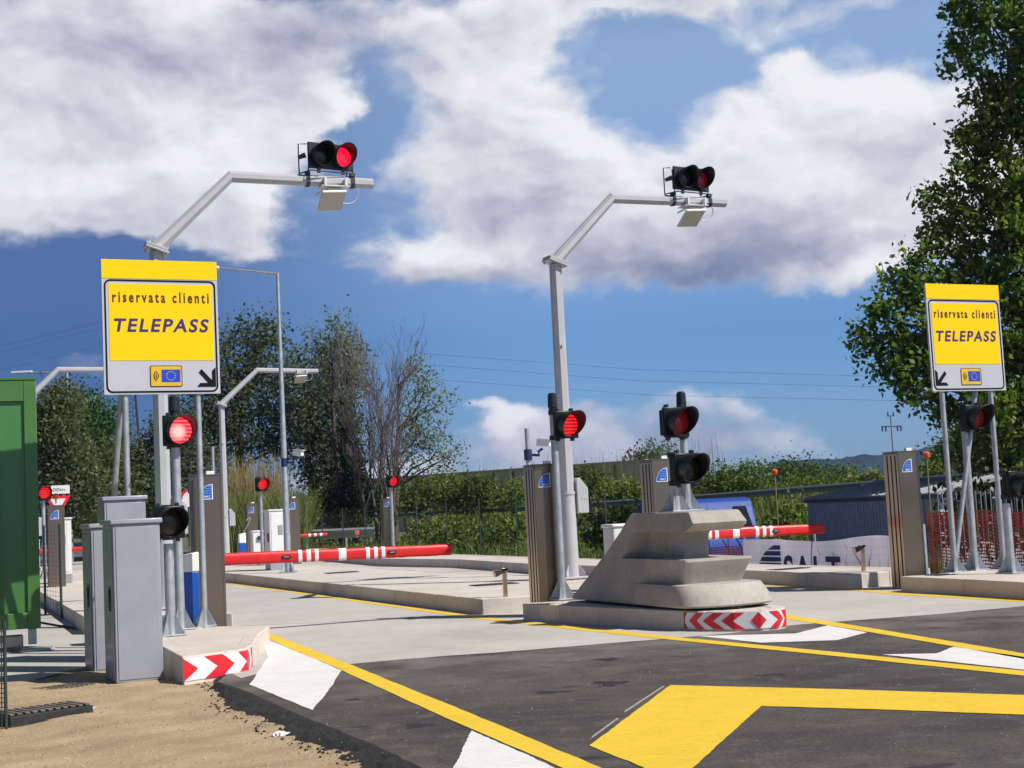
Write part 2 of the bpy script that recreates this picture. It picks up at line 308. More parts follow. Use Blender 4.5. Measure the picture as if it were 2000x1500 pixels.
# ------------------------------------------------------------------ mesh building
class MB:
    def __init__(s): s.v = []; s.f = []; s.mi = []; s.cur = 0
    def add(s, vs, fs):
        o = len(s.v); s.v += [tuple(x) for x in vs]
        for f in fs: s.f.append([i + o for i in f]); s.mi.append(s.cur)
        return s
    def box(s, c, d, rz=0.0, rot=None):
        x, y, z = (k / 2 for k in d); R = rot or Matrix.Rotation(rz, 3, 'Z'); c = Vector(c)
        vs = [c + R @ Vector((i * x, j * y, k * z)) for k in (-1, 1) for j in (-1, 1) for i in (-1, 1)]
        return s.add(vs, [(0, 1, 3, 2), (4, 6, 7, 5), (0, 4, 5, 1), (2, 3, 7, 6), (0, 2, 6, 4), (1, 5, 7, 3)])
    def tube(s, pts, r, n=12, cap=True, twist=0.0):
        pts = [Vector(p) for p in pts]; rs = r if isinstance(r, (list, tuple)) else [r] * len(pts)
        vs = []; ref = None
        for i, p in enumerate(pts):
            a = pts[max(0, i - 1)]; b = pts[min(len(pts) - 1, i + 1)]; d = (b - a).normalized()
            sc = 1.0
            if 0 < i < len(pts) - 1:
                d1 = (p - a).normalized(); sc = 1 / max(.5, d.dot(d1))
            if ref is None: ref = Vector((0, 0, 1)) if abs(d.z) < .9 else Vector((1, 0, 0))
            u = (ref - d * ref.dot(d)).normalized(); w = d.cross(u); ref = u
            for k in range(n):
                t = 2 * math.pi * (k + .5) / n + twist
                vs.append(p + (u * math.cos(t) + w * math.sin(t)) * rs[i])
        fs = []
        for i in range(len(pts) - 1):
            for k in range(n):
                fs.append((i * n + k, i * n + (k + 1) % n, (i + 1) * n + (k + 1) % n, (i + 1) * n + k))
        if cap: fs.append(tuple(range(n - 1, -1, -1))); fs.append(tuple(range((len(pts) - 1) * n, len(pts) * n)))
        return s.add(vs, fs)
    def prism(s, poly, z0, z1):
        n = len(poly); vs = [(p[0], p[1], z0) for p in poly] + [(p[0], p[1], z1) for p in poly]
        return s.add(vs, [tuple(range(n - 1, -1, -1)), tuple(range(n, 2 * n))] + [(i, (i + 1) % n, n + (i + 1) % n, n + i) for i in range(n)])
    def plate(s, poly, y0, y1):                 # outline in x, z; thickness along y
        n = len(poly); vs = [(p[0], y0, p[1]) for p in poly] + [(p[0], y1, p[1]) for p in poly]
        return s.add(vs, [tuple(range(n)), tuple(range(2 * n - 1, n - 1, -1))] + [(i, n + i, n + (i + 1) % n, (i + 1) % n) for i in range(n)])
    def side(s, poly, x0, x1):                  # outline in y, z; thickness along x
        n = len(poly); vs = [(x0, p[0], p[1]) for p in poly] + [(x1, p[0], p[1]) for p in poly]
        return s.add(vs, [tuple(range(n)), tuple(range(2 * n - 1, n - 1, -1))] + [(i, n + i, n + (i + 1) % n, (i + 1) % n) for i in range(n)])
    def sheet(s, pts): return s.add(pts, [tuple(range(len(pts)))])
    def disc(s, c, r, n=28, bulge=.0):          # faces -y
        rings = 4; vs = [(c[0], c[1] - bulge, c[2])]
        for q in range(1, rings + 1):
            rr = r * q / rings
            for k in range(n):
                t = 2 * math.pi * k / n; vs.append((c[0] + rr * math.cos(t), c[1] - bulge * (1 - (q / rings) ** 2), c[2] + rr * math.sin(t)))
        fs = [(0, 1 + k, 1 + (k + 1) % n) for k in range(n)]
        for q in range(rings - 1):
            a = 1 + q * n; b = a + n
            for k in range(n): fs.append((a + k, b + k, b + (k + 1) % n, a + (k + 1) % n))
        return s.add(vs, fs)
    def mesh(s, name, mats, angle=35):
        me = bpy.data.meshes.new(name); me.from_pydata(s.v, [], s.f)
        for m in (mats if isinstance(mats, (list, tuple)) else [mats]): me.materials.append(m)
        if any(s.mi): me.polygons.foreach_set('material_index', s.mi)
        bm = bmesh.new(); bm.from_mesh(me); bmesh.ops.recalc_face_normals(bm, faces=bm.faces); bm.to_mesh(me); bm.free()
        me.shade_smooth(); me.set_sharp_from_angle(angle=math.radians(angle)); me.update()
        return me
    def build(s, name, mats, parent=None, bevel=0.0, angle=35, loc=None):
        o = bpy.data.objects.new(name, s.mesh(name, mats, angle)); C.objects.link(o)
        if parent is not None: o.parent = parent
        if loc is not None: o.location = loc
        if bevel:
            b = o.modifiers.new('bevel', 'BEVEL'); b.width = bevel; b.segments = 2; b.limit_method = 'ANGLE'; b.angle_limit = math.radians(40)
        return o

def thing(name, label, cat, loc=(0, 0, 0), rz=0.0, group=None):
    o = bpy.data.objects.new(name, None); C.objects.link(o); o.location = loc; o.rotation_euler = (0, 0, rz); o.empty_display_size = .1
    o['label'] = label; o['category'] = cat
    if group: o['group'] = group
    return o
def tag(o, label=None, cat=None, group=None, kind=None):
    for k, v in (('label', label), ('category', cat), ('group', group), ('kind', kind)):
        if v: o[k] = v
    return o
def rename_part(o, label): o['label'] = label; return o

def text_mesh(body, size, mats, shear=0.0, offset=0.0, width=None, height=None, depth=.002, spacing=1.0):
    cu = bpy.data.curves.new('lettering', 'FONT'); cu.body = body; cu.size = size; cu.shear = shear; cu.offset = offset
    cu.align_x = 'CENTER'; cu.align_y = 'CENTER'; cu.extrude = depth; cu.space_character = spacing; cu.resolution_u = 4
    ob = bpy.data.objects.new('lettering', cu); C.objects.link(ob)
    dg = bpy.context.evaluated_depsgraph_get(); me = bpy.data.meshes.new_from_object(ob.evaluated_get(dg))
    bpy.data.objects.remove(ob); bpy.data.curves.remove(cu)
    co = np.empty(len(me.vertices) * 3); me.vertices.foreach_get('co', co); co = co.reshape(-1, 3)
    mn, mx = co.min(0), co.max(0); ctr = (mn + mx) / 2; co -= ctr
    if width: co[:, 0] *= width / (mx[0] - mn[0])
    if height: co[:, 1] *= height / (mx[1] - mn[1])
    co = np.stack([co[:, 0], -co[:, 2], co[:, 1]], 1)      # stand upright, facing -y
    me.vertices.foreach_set('co', co.astype(np.float32).ravel()); me.materials.clear(); me.materials.append(mats); me.update()
    return me
def part_mesh(name, me, parent, loc=(0, 0, 0)):
    o = bpy.data.objects.new(name, me); C.objects.link(o); o.parent = parent; o.location = loc; return o

rng = np.random.default_rng(7)
def np_mesh(name, verts, per, mats):             # many separate polygons of `per` corners
    n = len(verts) // per; me = bpy.data.meshes.new(name)
    me.vertices.add(n * per); me.vertices.foreach_set('co', np.asarray(verts, np.float32).ravel())
    me.loops.add(n * per); me.loops.foreach_set('vertex_index', np.arange(n * per, dtype=np.int32))
    me.polygons.add(n); me.polygons.foreach_set('loop_start', np.arange(0, n * per, per, dtype=np.int32))
    me.materials.append(mats); me.update(calc_edges=True); me.validate(); return me
def unit(n):
    v = rng.normal(size=(n, 3)); return v / np.linalg.norm(v, axis=1)[:, None]
def leaf_verts(c, size, aspect=.62, flat=.0, droop=0.0):
    n = len(c); a = unit(n); a[:, 2] -= droop; nrm = unit(n); nrm[:, 2] += flat
    b = np.cross(nrm, a); b /= np.linalg.norm(b, axis=1)[:, None] + 1e-9; a /= np.linalg.norm(a, axis=1)[:, None]
    s = (size * rng.uniform(.65, 1.3, n))[:, None] if np.isscalar(size) else size[:, None]
    k = np.cross(a, b) * s * .18
    return np.stack([c - a * s, c - b * s * aspect - k + a * s * .1, c + a * s, c + b * s * aspect - k + a * s * .1], 1).reshape(-1, 3)
def clump_points(ctr, rad, nsub, nleaf, srad, shell=.55):
    ctr = np.asarray(ctr, float); rad = np.asarray(rad, float)
    d = unit(nsub); r = rng.uniform(shell, 1, nsub) ** .7
    sub = ctr + d * r[:, None] * rad
    pts = sub[:, None, :] + rng.normal(size=(nsub, nleaf, 3)) * srad * rng.uniform(.6, 1.3, (nsub, 1, 1))
    return sub, pts.reshape(-1, 3)
# ------------------------------------------------------------------ setting: terrain, paving, islands, markings
def S(name, mb, m, **k):
    o = mb.build(name, m, **k); o['kind'] = 'structure'; return o
FN = Vector((0.907, 0.42, 0)); F0 = Vector((2.6, 33, 0)); FD = Vector((-0.42, 0.907, 0))
def fs(x, y): return (x - F0.x) * FN.x + (y - F0.y) * FN.y      # metres to the far side of the boundary fence
def sm(x, a, b):
    t = np.clip((x - a) / (b - a), 0, 1); return t * t * (3 - 2 * t)
def terrain_h(x, y):
    s = fs(np.asarray(x, float), np.asarray(y, float))
    h = -.16 - .75 * sm(s, .2, 3.0) + 1.20 * sm(s, 10.0, 15.0) + .35 * sm(s, 16, 30)
    return h
def grid_mesh(name, xs, ys, hf, mats, kind='structure'):
    X, Y = np.meshgrid(xs, ys); Z = hf(X, Y); v = np.stack([X, Y, Z], -1).reshape(-1, 3)
    nx, ny = len(xs), len(ys); i = np.arange(nx * ny).reshape(ny, nx)
    f = np.stack([i[:-1, :-1], i[:-1, 1:], i[1:, 1:], i[1:, :-1]], -1).reshape(-1, 4)
    me = bpy.data.meshes.new(name); me.from_pydata(v.tolist(), [], f.tolist()); me.materials.append(mats); me.shade_smooth()
    o = bpy.data.objects.new(name, me); C.objects.link(o); o['kind'] = kind; return o
M['earth'] = mat('earth_and_turf', (.10, .105, .045), .95, 0, .4, .35, .5, 8)
M['sand'] = None
def mat_sand():
    m = bpy.data.materials.new('sand'); m.use_nodes = True; t = NT(m.node_tree); b = m.node_tree.nodes['Principled BSDF']
    v = t.new('ShaderNodeTexCoord').outputs['Object']
    n = t.noise(v, 1.6, 6, .6); k = t.noise(v, 24, 5, .65); f = t.noise(v, 120, 3, .7)
    c = t.ramp(n, [(.3, (.39, .285, .170)), (.7, (.57, .435, .275))])
    c = t.mix(t.m('MULTIPLY', t.smooth(k, .55, .75), .45), c, (.25, .17, .095))
    c = t.mix(t.m('MULTIPLY', t.smooth(f, .60, .76), .7), c, (.58, .47, .33))
    c = t.mix(t.m('MULTIPLY', t.smooth(f, .42, .28), .7), c, (.13, .09, .055))
    t.l.new(c, b.inputs['Base Color']); b.inputs['Roughness'].default_value = .95; b.inputs['Specular IOR Level'].default_value = .15
    bn = t.new('ShaderNodeBump'); bn.inputs['Strength'].default_value = .8; bn.inputs['Distance'].default_value = .025
    t.l.new(t.m('ADD', t.m('MULTIPLY', f, .6), k), bn.inputs['Height']); t.l.new(bn.outputs[0], b.inputs['Normal']); return m
M['sand'] = mat_sand()
xs = np.concatenate([[-2500, -1000, -500], np.arange(-250, -60, 20), np.arange(-60, 80, 1.25), np.arange(80, 320, 20), [500, 1000, 2500]])
ys = np.concatenate([[-2500, -600, -150], np.arange(-40, 110, 1.25), np.arange(110, 400, 20), [600, 1000, 2000, 3200]])
grid_mesh('ground', xs, ys, lambda x, y: terrain_h(x, y) + np.where((np.abs(x) < 80) & (y < 110), .05 * np.sin(x * 1.7 + y) * np.sin(y * 1.3 - x * .6) * sm(fs(x, y), .5, 4), 0), M['earth'])

# sand verge, gently uneven
def sand_h(x, y):
    return -.066 + .012 * np.sin(x * 2.3 + 1) * np.sin(y * 1.9) + .010 * np.sin(x * 5.1 + y * 3.3) + .006 * np.sin(x * 11 - y * 9) + .035 * sm(y, 12, 14)
grid_mesh('sand', np.arange(-12, 2.0, .08), np.arange(1, 15.6, .08), sand_h, M['sand'])

# asphalt with its rough, sloping edge
TOP = [(-2.95, 15.0)] + [G(px, py)[:2] for px, py in [(425, 1331), (487, 1352), (600, 1402), (720, 1450), (870, 1520), (1000, 1600)]] + [(.6, 3), (1.2, -8)]
BOT = [(-3.1, 14.8)] + [G(px, py, -.1)[:2] for px, py in [(388, 1340), (440, 1394), (536, 1440), (662, 1494), (798, 1572), (915, 1670)]] + [(.35, 3), (.9, -8)]
def resample(pts, n):
    pts = [Vector((p[0], p[1])) for p in pts]; L = [0]
    for a, b in zip(pts, pts[1:]): L.append(L[-1] + (b - a).length)
    out = []
    for k in range(n):
        d = L[-1] * k / (n - 1); i = max(j for j in range(len(L) - 1) if L[j] <= d + 1e-9)
        out.append(pts[i].lerp(pts[i + 1], (d - L[i]) / max(1e-9, L[i + 1] - L[i])))
    return out
def jit(pts, a, seed):
    r = random.Random(seed); o = [0, 0]; res = []
    for p in pts:
        o = [o[0] * .6 + r.uniform(-a, a), o[1] * .6 + r.uniform(-a, a)]; res.append(Vector((p[0] + o[0], p[1] + o[1])))
    return res
NL = 420
T = jit(resample(TOP, NL), .006, 1); Bt = jit(resample(BOT, NL), .020, 2)
mb = MB(); mb.sheet([(p.x, p.y, 0) for p in T] + [(21.4, -8, 0), (8.4, 20, 0), (-31, 105, 0), (-60, 105, 0), (-60, 60, 0), (-12, 30, 0), (-3.6, 17, 0)])
S('asphalt_road', mb, M['asphalt'])
mb = MB(); rows = 14; r_ = random.Random(4); from mathutils import noise as mnoise
for i in range(NL):
    for j in range(rows):
        k = j / (rows - 1); p = T[i].lerp(Bt[i], k); z = -.085 * (k ** 1.25)
        if j:
            z += .030 * mnoise.noise(Vector((p.x * 9, p.y * 9, 0))) * min(1, k * 3) + .014 * mnoise.noise(Vector((p.x * 30, p.y * 30, 3))) + r_.uniform(-.004, .004)
            p = p + Vector((mnoise.noise(Vector((p.x * 25, p.y * 25, 7))), mnoise.noise(Vector((p.x * 25, p.y * 25, 9))))) * .012
        mb.v.append((p.x, p.y, z))
for i in range(NL - 1):
    for j in range(rows - 1): mb.f.append([i * rows + j, i * rows + j + 1, (i + 1) * rows + j + 1, (i + 1) * rows + j]); mb.mi.append(0)
M['lip'] = mat('asphalt_crumbled_edge', (.028, .026, .027), .92, 0, .5, 9, .9, 70, speck=.5)
S('asphalt_edge', mb, M['lip'], angle=180)
# loose crumbs of asphalt and gravel along the edge (nobody could count them)
cr = []
for _ in range(1000):
    fi = r_.uniform(20, 310); i = int(fi); kk = r_.gauss(.98, .17); p = T[i].lerp(Bt[i], kk).lerp(T[i + 1].lerp(Bt[i + 1], kk), fi - i) + Vector((r_.gauss(0, .03), r_.gauss(0, .03))); s = .003 + .017 * r_.random() ** 3
    cr.append((p.x, p.y, float(sand_h(p.x, p.y)) + .002 if True else 0, s))
def pebbles(name, items, m):
    mb = MB()
    for (x, y, z, s) in items:
        R = Euler((r_.random() * 6, r_.random() * 6, r_.random() * 6)).to_matrix()
        vs = [Vector((x, y, z)) + R @ Vector(q) * s * r_.uniform(.7, 1.2) for q in ((1, 0, 0), (-1, 0, 0), (0, 1, 0), (0, -1, 0), (0, 0, .8), (0, 0, -.8))]
        mb.add(vs, [(0, 2, 4), (2, 1, 4), (1, 3, 4), (3, 0, 4), (2, 0, 5), (1, 2, 5), (3, 1, 5), (0, 3, 5)])
    o = mb.build(name, m, angle=10); tag(o, kind='stuff'); return o
pebbles('asphalt_crumbs', cr, M['lip'])
pebbles('gravel', [(x, y, float(sand_h(x, y)) + .002, r_.uniform(.003, .012)) for x, y in [(r_.uniform(-5, -.6), r_.uniform(7.5, 14.2)) for _ in range(2600)]], mat('sand_pebbles', (.42, .33, .23), .9, 0, .5, 3))

# pale concrete lanes
bd = [(470, 1325), (520, 1312), (610, 1304), (696, 1296), (860, 1282), (1030, 1270), (1200, 1256), (1420, 1238), (1540, 1222), (1655, 1213), (1830, 1200), (2000, 1184), (2260, 1160)]
front = jit(resample([G(px, py)[:2] for px, py in bd], 120), .012, 5)
mb = MB(); mb.sheet([(p.x, p.y, .002) for p in front] + [(-14.7, 68, .002), (-22, 68, .002), (-13, 32, .002), (-4.2, 17.6, .002), (-3.4, 15.5, .002)])
S('concrete_lane', mb, M['lane_concrete'])
# thin dark lines across the lanes
for i, (a, b) in enumerate([((395, 1226), (880, 1205)), ((440, 1160), (640, 1152)), ((700, 1127), (1060, 1110))]):
    pa, pb = G(*a), G(*b); d = (pb - pa).normalized(); n = Vector((-d.y, d.x, 0)) * .009
    mb = MB(); mb.sheet([(q.x, q.y, .0036) for q in (pa - n, pb - n, pb + n, pa + n)]); S('dark_cross_line', mb, M['slot'])
mb = MB(); mb.sheet([(q.x, q.y, -.03) for q in [G(px, py, -.03) for px, py in [(-80, 1350), (10, 1342), (90, 1322), (165, 1304), (330, 1275), (330, 1216), (165, 1216), (118, 1190), (-80, 1190)]]])
S('concrete_pavement', mb, M['pad'])

def inset(poly, d):
    n = len(poly); out = []
    ar = sum(poly[i][0] * poly[(i + 1) % n][1] - poly[(i + 1) % n][0] * poly[i][1] for i in range(n)); sg = 1 if ar > 0 else -1
    for i in range(n):
        p0, p1, p2 = (Vector(poly[(i + k) % n]) for k in (-1, 0, 1))
        e1 = (p1 - p0).normalized(); e2 = (p2 - p1).normalized()
        n1 = Vector((-e1.y, e1.x)) * sg; n2 = Vector((-e2.y, e2.x)) * sg
        m = (n1 + n2); m = m / max(.35, m.length_squared) * 2
        out.append(p1 + m * d)
    return out
def island(poly, h=.22, stone=1.0):
    poly = [Vector((p[0], p[1])) for p in poly]; inn = inset(poly, .16); mb = MB()
    mb.prism([(p.x, p.y) for p in inset(poly, .155)], -.1, h - .006)
    n = len(poly)
    for i in range(n):
        a, b, c, d = poly[i], poly[(i + 1) % n], inn[(i + 1) % n], inn[i]; L = (b - a).length; k = max(1, round(L / stone))
        for j in range(k):
            g = .003 / L; t0 = j / k + (g if j else 0); t1 = (j + 1) / k - (g if j < k - 1 else 0)
            q = [a.lerp(b, t0), a.lerp(b, t1), d.lerp(c, t1), d.lerp(c, t0)]
            mb.prism([(p.x, p.y) for p in q], -.1, h)
    return S('traffic_island', mb, M['island_top'], bevel=.012)
gp = lambda px, py, z=.22: tuple(G(px, py, z)[:2])
NEAR_LEFT = [gp(357, 1283), gp(440, 1272), gp(480, 1266), gp(496, 1256), gp(503, 1240), (-3.02, 17.2), (-4.75, 17.9), gp(318, 1263)]
island(NEAR_LEFT)
island([(-4.0, 19.9), (-8.0, 31), (-12.6, 44), (-17.0, 44), (-11.3, 33.2), gp(118, 1178), gp(165, 1205)])
island([(-.57, 20.2), (1.5, 20.55), (3.3, 20.9), (-1.6, 30), (-6.0, 40), (-11.5, 53), (-15, 53), gp(440, 1118.7), (-3.6, 27.2)])
island([(4.88, 21.7), (6.3, 22.3), (4.5, 26), (.5, 35.6), (-1.7, 41), (-8, 58), (-10, 58), (-3.87, 40.7), (-1.6, 37.0), (.28, 31.6), (4.08, 23.8)])
NEAR_RIGHT = [gp(1020, 1178), gp(1170, 1186), (1.76, 16.3), (2.00, 16.02), (2.30, 15.84), (2.58, 15.79), (2.76, 15.84), (2.88, 15.98), (2.92, 16.2), (2.25, 19.2), (1.3, 19.0)]
island(NEAR_RIGHT)
island([gp(1758, 1126), gp(1880, 1131), gp(2000, 1137), (7.35, 15.4), (9.6, 15.4), (7.6, 20.6), (6.8, 21.2)])

# painted lines and chevrons
def marking(name, pts, m, z=.0044, n=0, seed=3, amp=.004):
    w = [G(px, py, 0)[:2] for px, py in pts]
    if n:
        w = [Vector((a[0], a[1])) for a in w]; tot = sum((w[(i + 1) % len(w)] - w[i]).length for i in range(len(w))); out = []; r = random.Random(seed)
        for i in range(len(w)):
            a, b = w[i], w[(i + 1) % len(w)]; k = max(2, int(n * (b - a).length / tot)); nr = Vector((-(b - a).y, (b - a).x)).normalized(); o = 0
            for j in range(k): out.append(a.lerp(b, j / k) + nr * o); o = o * .6 + r.uniform(-amp, amp)
        w = out
    mb = MB(); mb.sheet([(p[0], p[1], z) for p in w]); return S(name, mb, m)
Yp, Wp = M['yellow_paint'], M['white_paint']
marking('yellow_lane_line', [(508, 1240), (530, 1238), (700, 1305), (900, 1386.5), (1172, 1500), (1420, 1602), (1350, 1612), (1096, 1500), (860, 1398), (680, 1316), (560, 1264)], Yp, n=160)
marking('yellow_chevron', [(1151, 1457), (1310, 1339), (1650, 1347.5), (2000, 1358.5), (2200, 1365), (2200, 1406), (2000, 1397), (1700, 1386), (1487, 1380), (1354, 1500), (1290, 1560), (1180, 1470)][:10] + [(1300, 1549), (1257, 1500)], Yp, n=200)
marking('white_chevron_block', [(512, 1247), (560, 1265), (667, 1309), (640, 1352), (611, 1388), (487, 1338), (512, 1300), (524, 1284)], Wp, n=140, seed=8, amp=.006)
marking('white_chevron_block', [(921, 1428), (1004, 1464), (1100, 1508), (1180, 1545), (1040, 1600), (885, 1502)], Wp, n=120, seed=9, amp=.006)
marking('white_chevron_block', [(1365, 1243), (1554, 1238), (1617, 1222), (1694, 1236), (1635, 1251), (1487, 1256)], Wp, n=120, seed=10)
marking('white_chevron_block', [(1723, 1279), (1829, 1277), (1863, 1264), (2000, 1284), (2090, 1297), (2090, 1318), (2000, 1309)], Wp, n=120, seed=11)
marking('yellow_lane_line', [(1000, 1212), (1150, 1226), (1300, 1243), (1650, 1276), (2000, 1311), (2300, 1340), (2300, 1352), (2000, 1320.5), (1650, 1284), (1280, 1247), (1130, 1231), (1000, 1217)], Yp, n=200, z=.0042)
marking('yellow_lane_line', [(1534, 1201), (1650, 1219), (1850, 1252), (2000, 1277), (2300, 1325), (2300, 1340), (2000, 1288), (1850, 1261), (1650, 1227), (1534, 1209)], Yp, n=200)
marking('yellow_lane_line', [(1640, 1148), (1760, 1157.5), (2000, 1171), (2300, 1188), (2300, 1195), (2000, 1176.5), (1760, 1162), (1640, 1152)], Yp, n=120)
marking('yellow_lane_line', [(445, 1138), (720, 1175.5), (920, 1202), (1000, 1212), (1000, 1217), (920, 1207.5), (720, 1179), (445, 1140.2)], Yp, n=160)
marking('yellow_lane_line', [(673, 1096), (800, 1103), (1025, 1115.5), (1170, 1124), (1170, 1126.5), (1025, 1117.6), (800, 1104.6), (673, 1097.2)], Yp, n=120)
marking('yellow_lane_line', [(1450, 1139), (1640, 1150), (1640, 1153), (1450, 1141.5)], Yp, n=60)
# cast-in covers on the islands and service covers on the ground
def cover(px, py, w, d, z, rz, m=None):
    p = G(px, py, z); mb = MB(); mb.box((p.x, p.y, z + .002), (w, d, .008), rz); return S('service_cover', mb, m or M['iron'])
cover(965, 1141, .75, .42, .22, .36); cover(667, 1118, .7, .5, .22, .36)
cover(1540, 1111, .7, .3, .22, .4)

# far hills
def hills():
    xs = np.linspace(-600, 2480, 300); ys = np.linspace(1250, 2400, 60); r = np.random.default_rng(3)
    ridge_px = [(900, 985), (1250, 968), (1380, 930), (1440, 911), (1500, 901), (1560, 893), (1640, 889), (1700, 884), (1760, 880), (1820, 872), (1900, 853), (2000, 842), (2300, 800), (2900, 780)]
    rp = [P(px, py, 1600) for px, py in ridge_px]; rx = [p.x for p in rp]; rz = [p.z for p in rp]
    def h(x, y):
        top = np.interp(x, rx, rz); k = sm(y, 1250, 1600) * (1 - .5 * sm(y, 1650, 2400))
        bump = 1.4 * np.sin(x * .053) * np.sin(y * .033) + .8 * np.sin(x * .15 + 1) + .9 * np.sin(x * .27 + y * .12) + r.normal(size=x.shape) * .7
        return np.where(top > 3, top * k + bump * k, top * k) - 4
    return grid_mesh('hills', xs, ys, h, M['hill'])
hills()

# clear summer air that blues the far hills
def haze():
    mb = MB(); mb.box((0, 200, 39), (6000, 6400, 84)); o = mb.build('haze', []); o['kind'] = 'stuff'
    m = bpy.data.materials.new('air'); m.use_nodes = True; nt = m.node_tree; nt.nodes.clear()
    out = nt.nodes.new('ShaderNodeOutputMaterial'); v = nt.nodes.new('ShaderNodeVolumePrincipled')
    v.inputs['Color'].default_value = (.36, .56, 1, 1); v.inputs['Density'].default_value = .00016; v.inputs['Anisotropy'].default_value = .1
    nt.links.new(v.outputs[0], out.inputs['Volume']); o.data.materials.append(m)
haze()

# grit on the road, oil spots and layout lines beside the big chevron
r_ = random.Random(12)
gr_ = []
for _ in range(900):
    y = r_.uniform(7.5, 15.5); x = r_.uniform(-1.6, 6.5); gr_.append((x, y, .001, .002 + .007 * r_.random() ** 3))
pebbles('road_grit', gr_, mat('road_grit_stone', (.34, .31, .27), .9, 0, .6, 2))
M['oil'] = mat('oil_stain', (.016, .014, .014), .55, 0, .3, 9)
for (px, py, rx, ry, sd) in [(1190, 1335, .17, .22, 1), (1186, 1288, .14, .16, 2), (818, 1417, .13, .13, 3), (1080, 1352, .2, .1, 4), (690, 1366, .07, .07, 5), (1510, 1318, .15, .12, 6), (1330, 1420, .06, .06, 7)]:
    c = G(px, py, 0); q = random.Random(sd); ph = [q.uniform(0, 6) for _ in range(3)]; pts = []
    for k in range(40):
        a = k / 40 * 2 * math.pi; f = .75 + .22 * math.sin(a * 3 + ph[0]) + .14 * math.sin(a * 7 + ph[1]) + q.uniform(-.08, .08); pts.append((c.x + rx * f * math.cos(a), c.y + ry * f * math.sin(a), .0012))
    mb = MB(); mb.sheet(pts); S('oil_stain', mb, M['oil'])
M['chalk'] = mat('chalk_line', (.34, .32, .30), .9, 0, .4, 20)
marking('chalk_line', [(1219, 1389), (1296, 1339), (1298, 1341), (1222, 1391)], M['chalk'], z=.0013)
marking('chalk_line', [(1155, 1439), (1206, 1402), (1208, 1404), (1158, 1441)], M['chalk'], z=.0013)
# ------------------------------------------------------------------ things on the islands
TY = math.radians(22)                              # the gate line is turned 22 degrees to the picture plane
def on_plane(px, py, base, yaw):                   # survey on an upright plane through `base`: (along, up)
    d = ray(px, py); nx, ny = -math.sin(yaw), math.cos(yaw)
    k = ((base[0] - EYE.x) * nx + (base[1] - EYE.y) * ny) / (d.x * nx + d.y * ny); q = EYE + d * k
    return ((q.x - base[0]) * math.cos(yaw) + (q.y - base[1]) * math.sin(yaw), q.z - base[2])

def sector(r, n=14, inset_=0.0):                   # quarter disc, right angle at lower right
    pts = [(-inset_ * 1.2, inset_)]
    for k in range(n + 1):
        t = math.pi / 2 * k / n; rr = r - 2 * inset_
        pts.append((-inset_ * 1.2 - rr * math.sin(t) * .92, inset_ + rr * math.cos(t)))
    return pts
def logo(parent, x, y, z, r=.19):
    MB().plate([(x + a, z + b) for a, b in sector(r)], y - .003, y).build('logo_border', M['white_plastic'], parent)
    MB().plate([(x + a, z + b) for a, b in sector(r, inset_=.010)], y - .0045, y - .0032).build('logo', M['logo_blue'], parent)
    mb = MB()
    for k in range(4):
        zz = .075 + k * .028; w = math.sqrt(max(0, (r - .02) ** 2 - zz * zz)) * .9
        mb.plate([(x - .016, z + zz), (x - .016, z + zz + .0055), (x - w + .006, z + zz + .0055), (x - w, z + zz)], y - .0058, y - .0047)
    mb.build('logo_stripe', M['logo_pale'], parent)
    me = text_mesh('SALT', .04, M['white_plastic'], offset=.001, width=.085, height=.024, depth=.0004)
    part_mesh('lettering', me, parent, (x - .075, y - .0053, z + .036))

def steel_column(loc, label, rz=TY, h=2.02, w=.36, d=.36, detail=True):
    t = thing('toll_column', label, 'toll column', loc, rz, 'brushed steel toll columns')
    MB().box((0, 0, h / 2), (w, d, h)).build('casing', M['steel'], t, bevel=.006)
    mb = MB(); mb.box((0, 0, h + .006), (w + .012, d + .012, .012)); mb.build('top_cap', M['steel'], t)
    mb = MB(); mb.box((-w / 2 - .0015, 0, h / 2 - .01), (.003, d - .02, h - .05)); mb.build('flank_panel', M['bronze'], t)
    mb = MB()
    for k in range(3): MB().box((-w / 2 - .003, -d / 2 + .07 + k * .095, h / 2 - .01), (.006, .026, h - .08)).build('slot', M['slot'], t)
    mb = MB(); mb.box((w / 2 - .03, -d / 2 - .0015, h / 2), (.004, .003, h - .04)); mb.build('seam', M['dark_metal'], t)
    logo(t, .055, -d / 2, h - .30, .19 if detail else .2)
    mb = MB(); mb.box((.03, -d / 2 + .03, h + .03), (.10, .05, .045)); mb.build('top_bracket', M['white_metal'], t, bevel=.004)
    return t

def post_base(t, r=.05, z0=0.0, hg=.26, plate=.30, x=0.0, y=0.0):
    mb = MB(); mb.box((x, y, z0 + .008), (plate, plate, .016)); mb.build('base_plate', M['galv'], t, bevel=.003)
    for i in (-1, 1):
        for j in (-1, 1): MB().tube([(x + i * plate * .40, y + j * plate * .40, z0 + .016), (x + i * plate * .40, y + j * plate * .40, z0 + .045)], .011, 6).build('bolt', M['galv'], t)
    for k in range(4):
        a = k * math.pi / 2 + math.pi / 4; c, s_ = math.cos(a), math.sin(a); w = .004
        px_, py_ = -s_ * w, c * w; q = []
        for sgn in (1, -1):
            for rr, zz in ((r - .004, .017), (r + .115, .017), (r + .115, .03), (r - .004, hg)): q.append((x + c * rr + sgn * px_, y + s_ * rr + sgn * py_, z0 + zz))
        MB().add(q, [(0, 1, 2, 3), (7, 6, 5, 4), (0, 4, 5, 1), (1, 5, 6, 2), (2, 6, 7, 3), (3, 7, 4, 0)]).build('gusset', M['galv'], t)

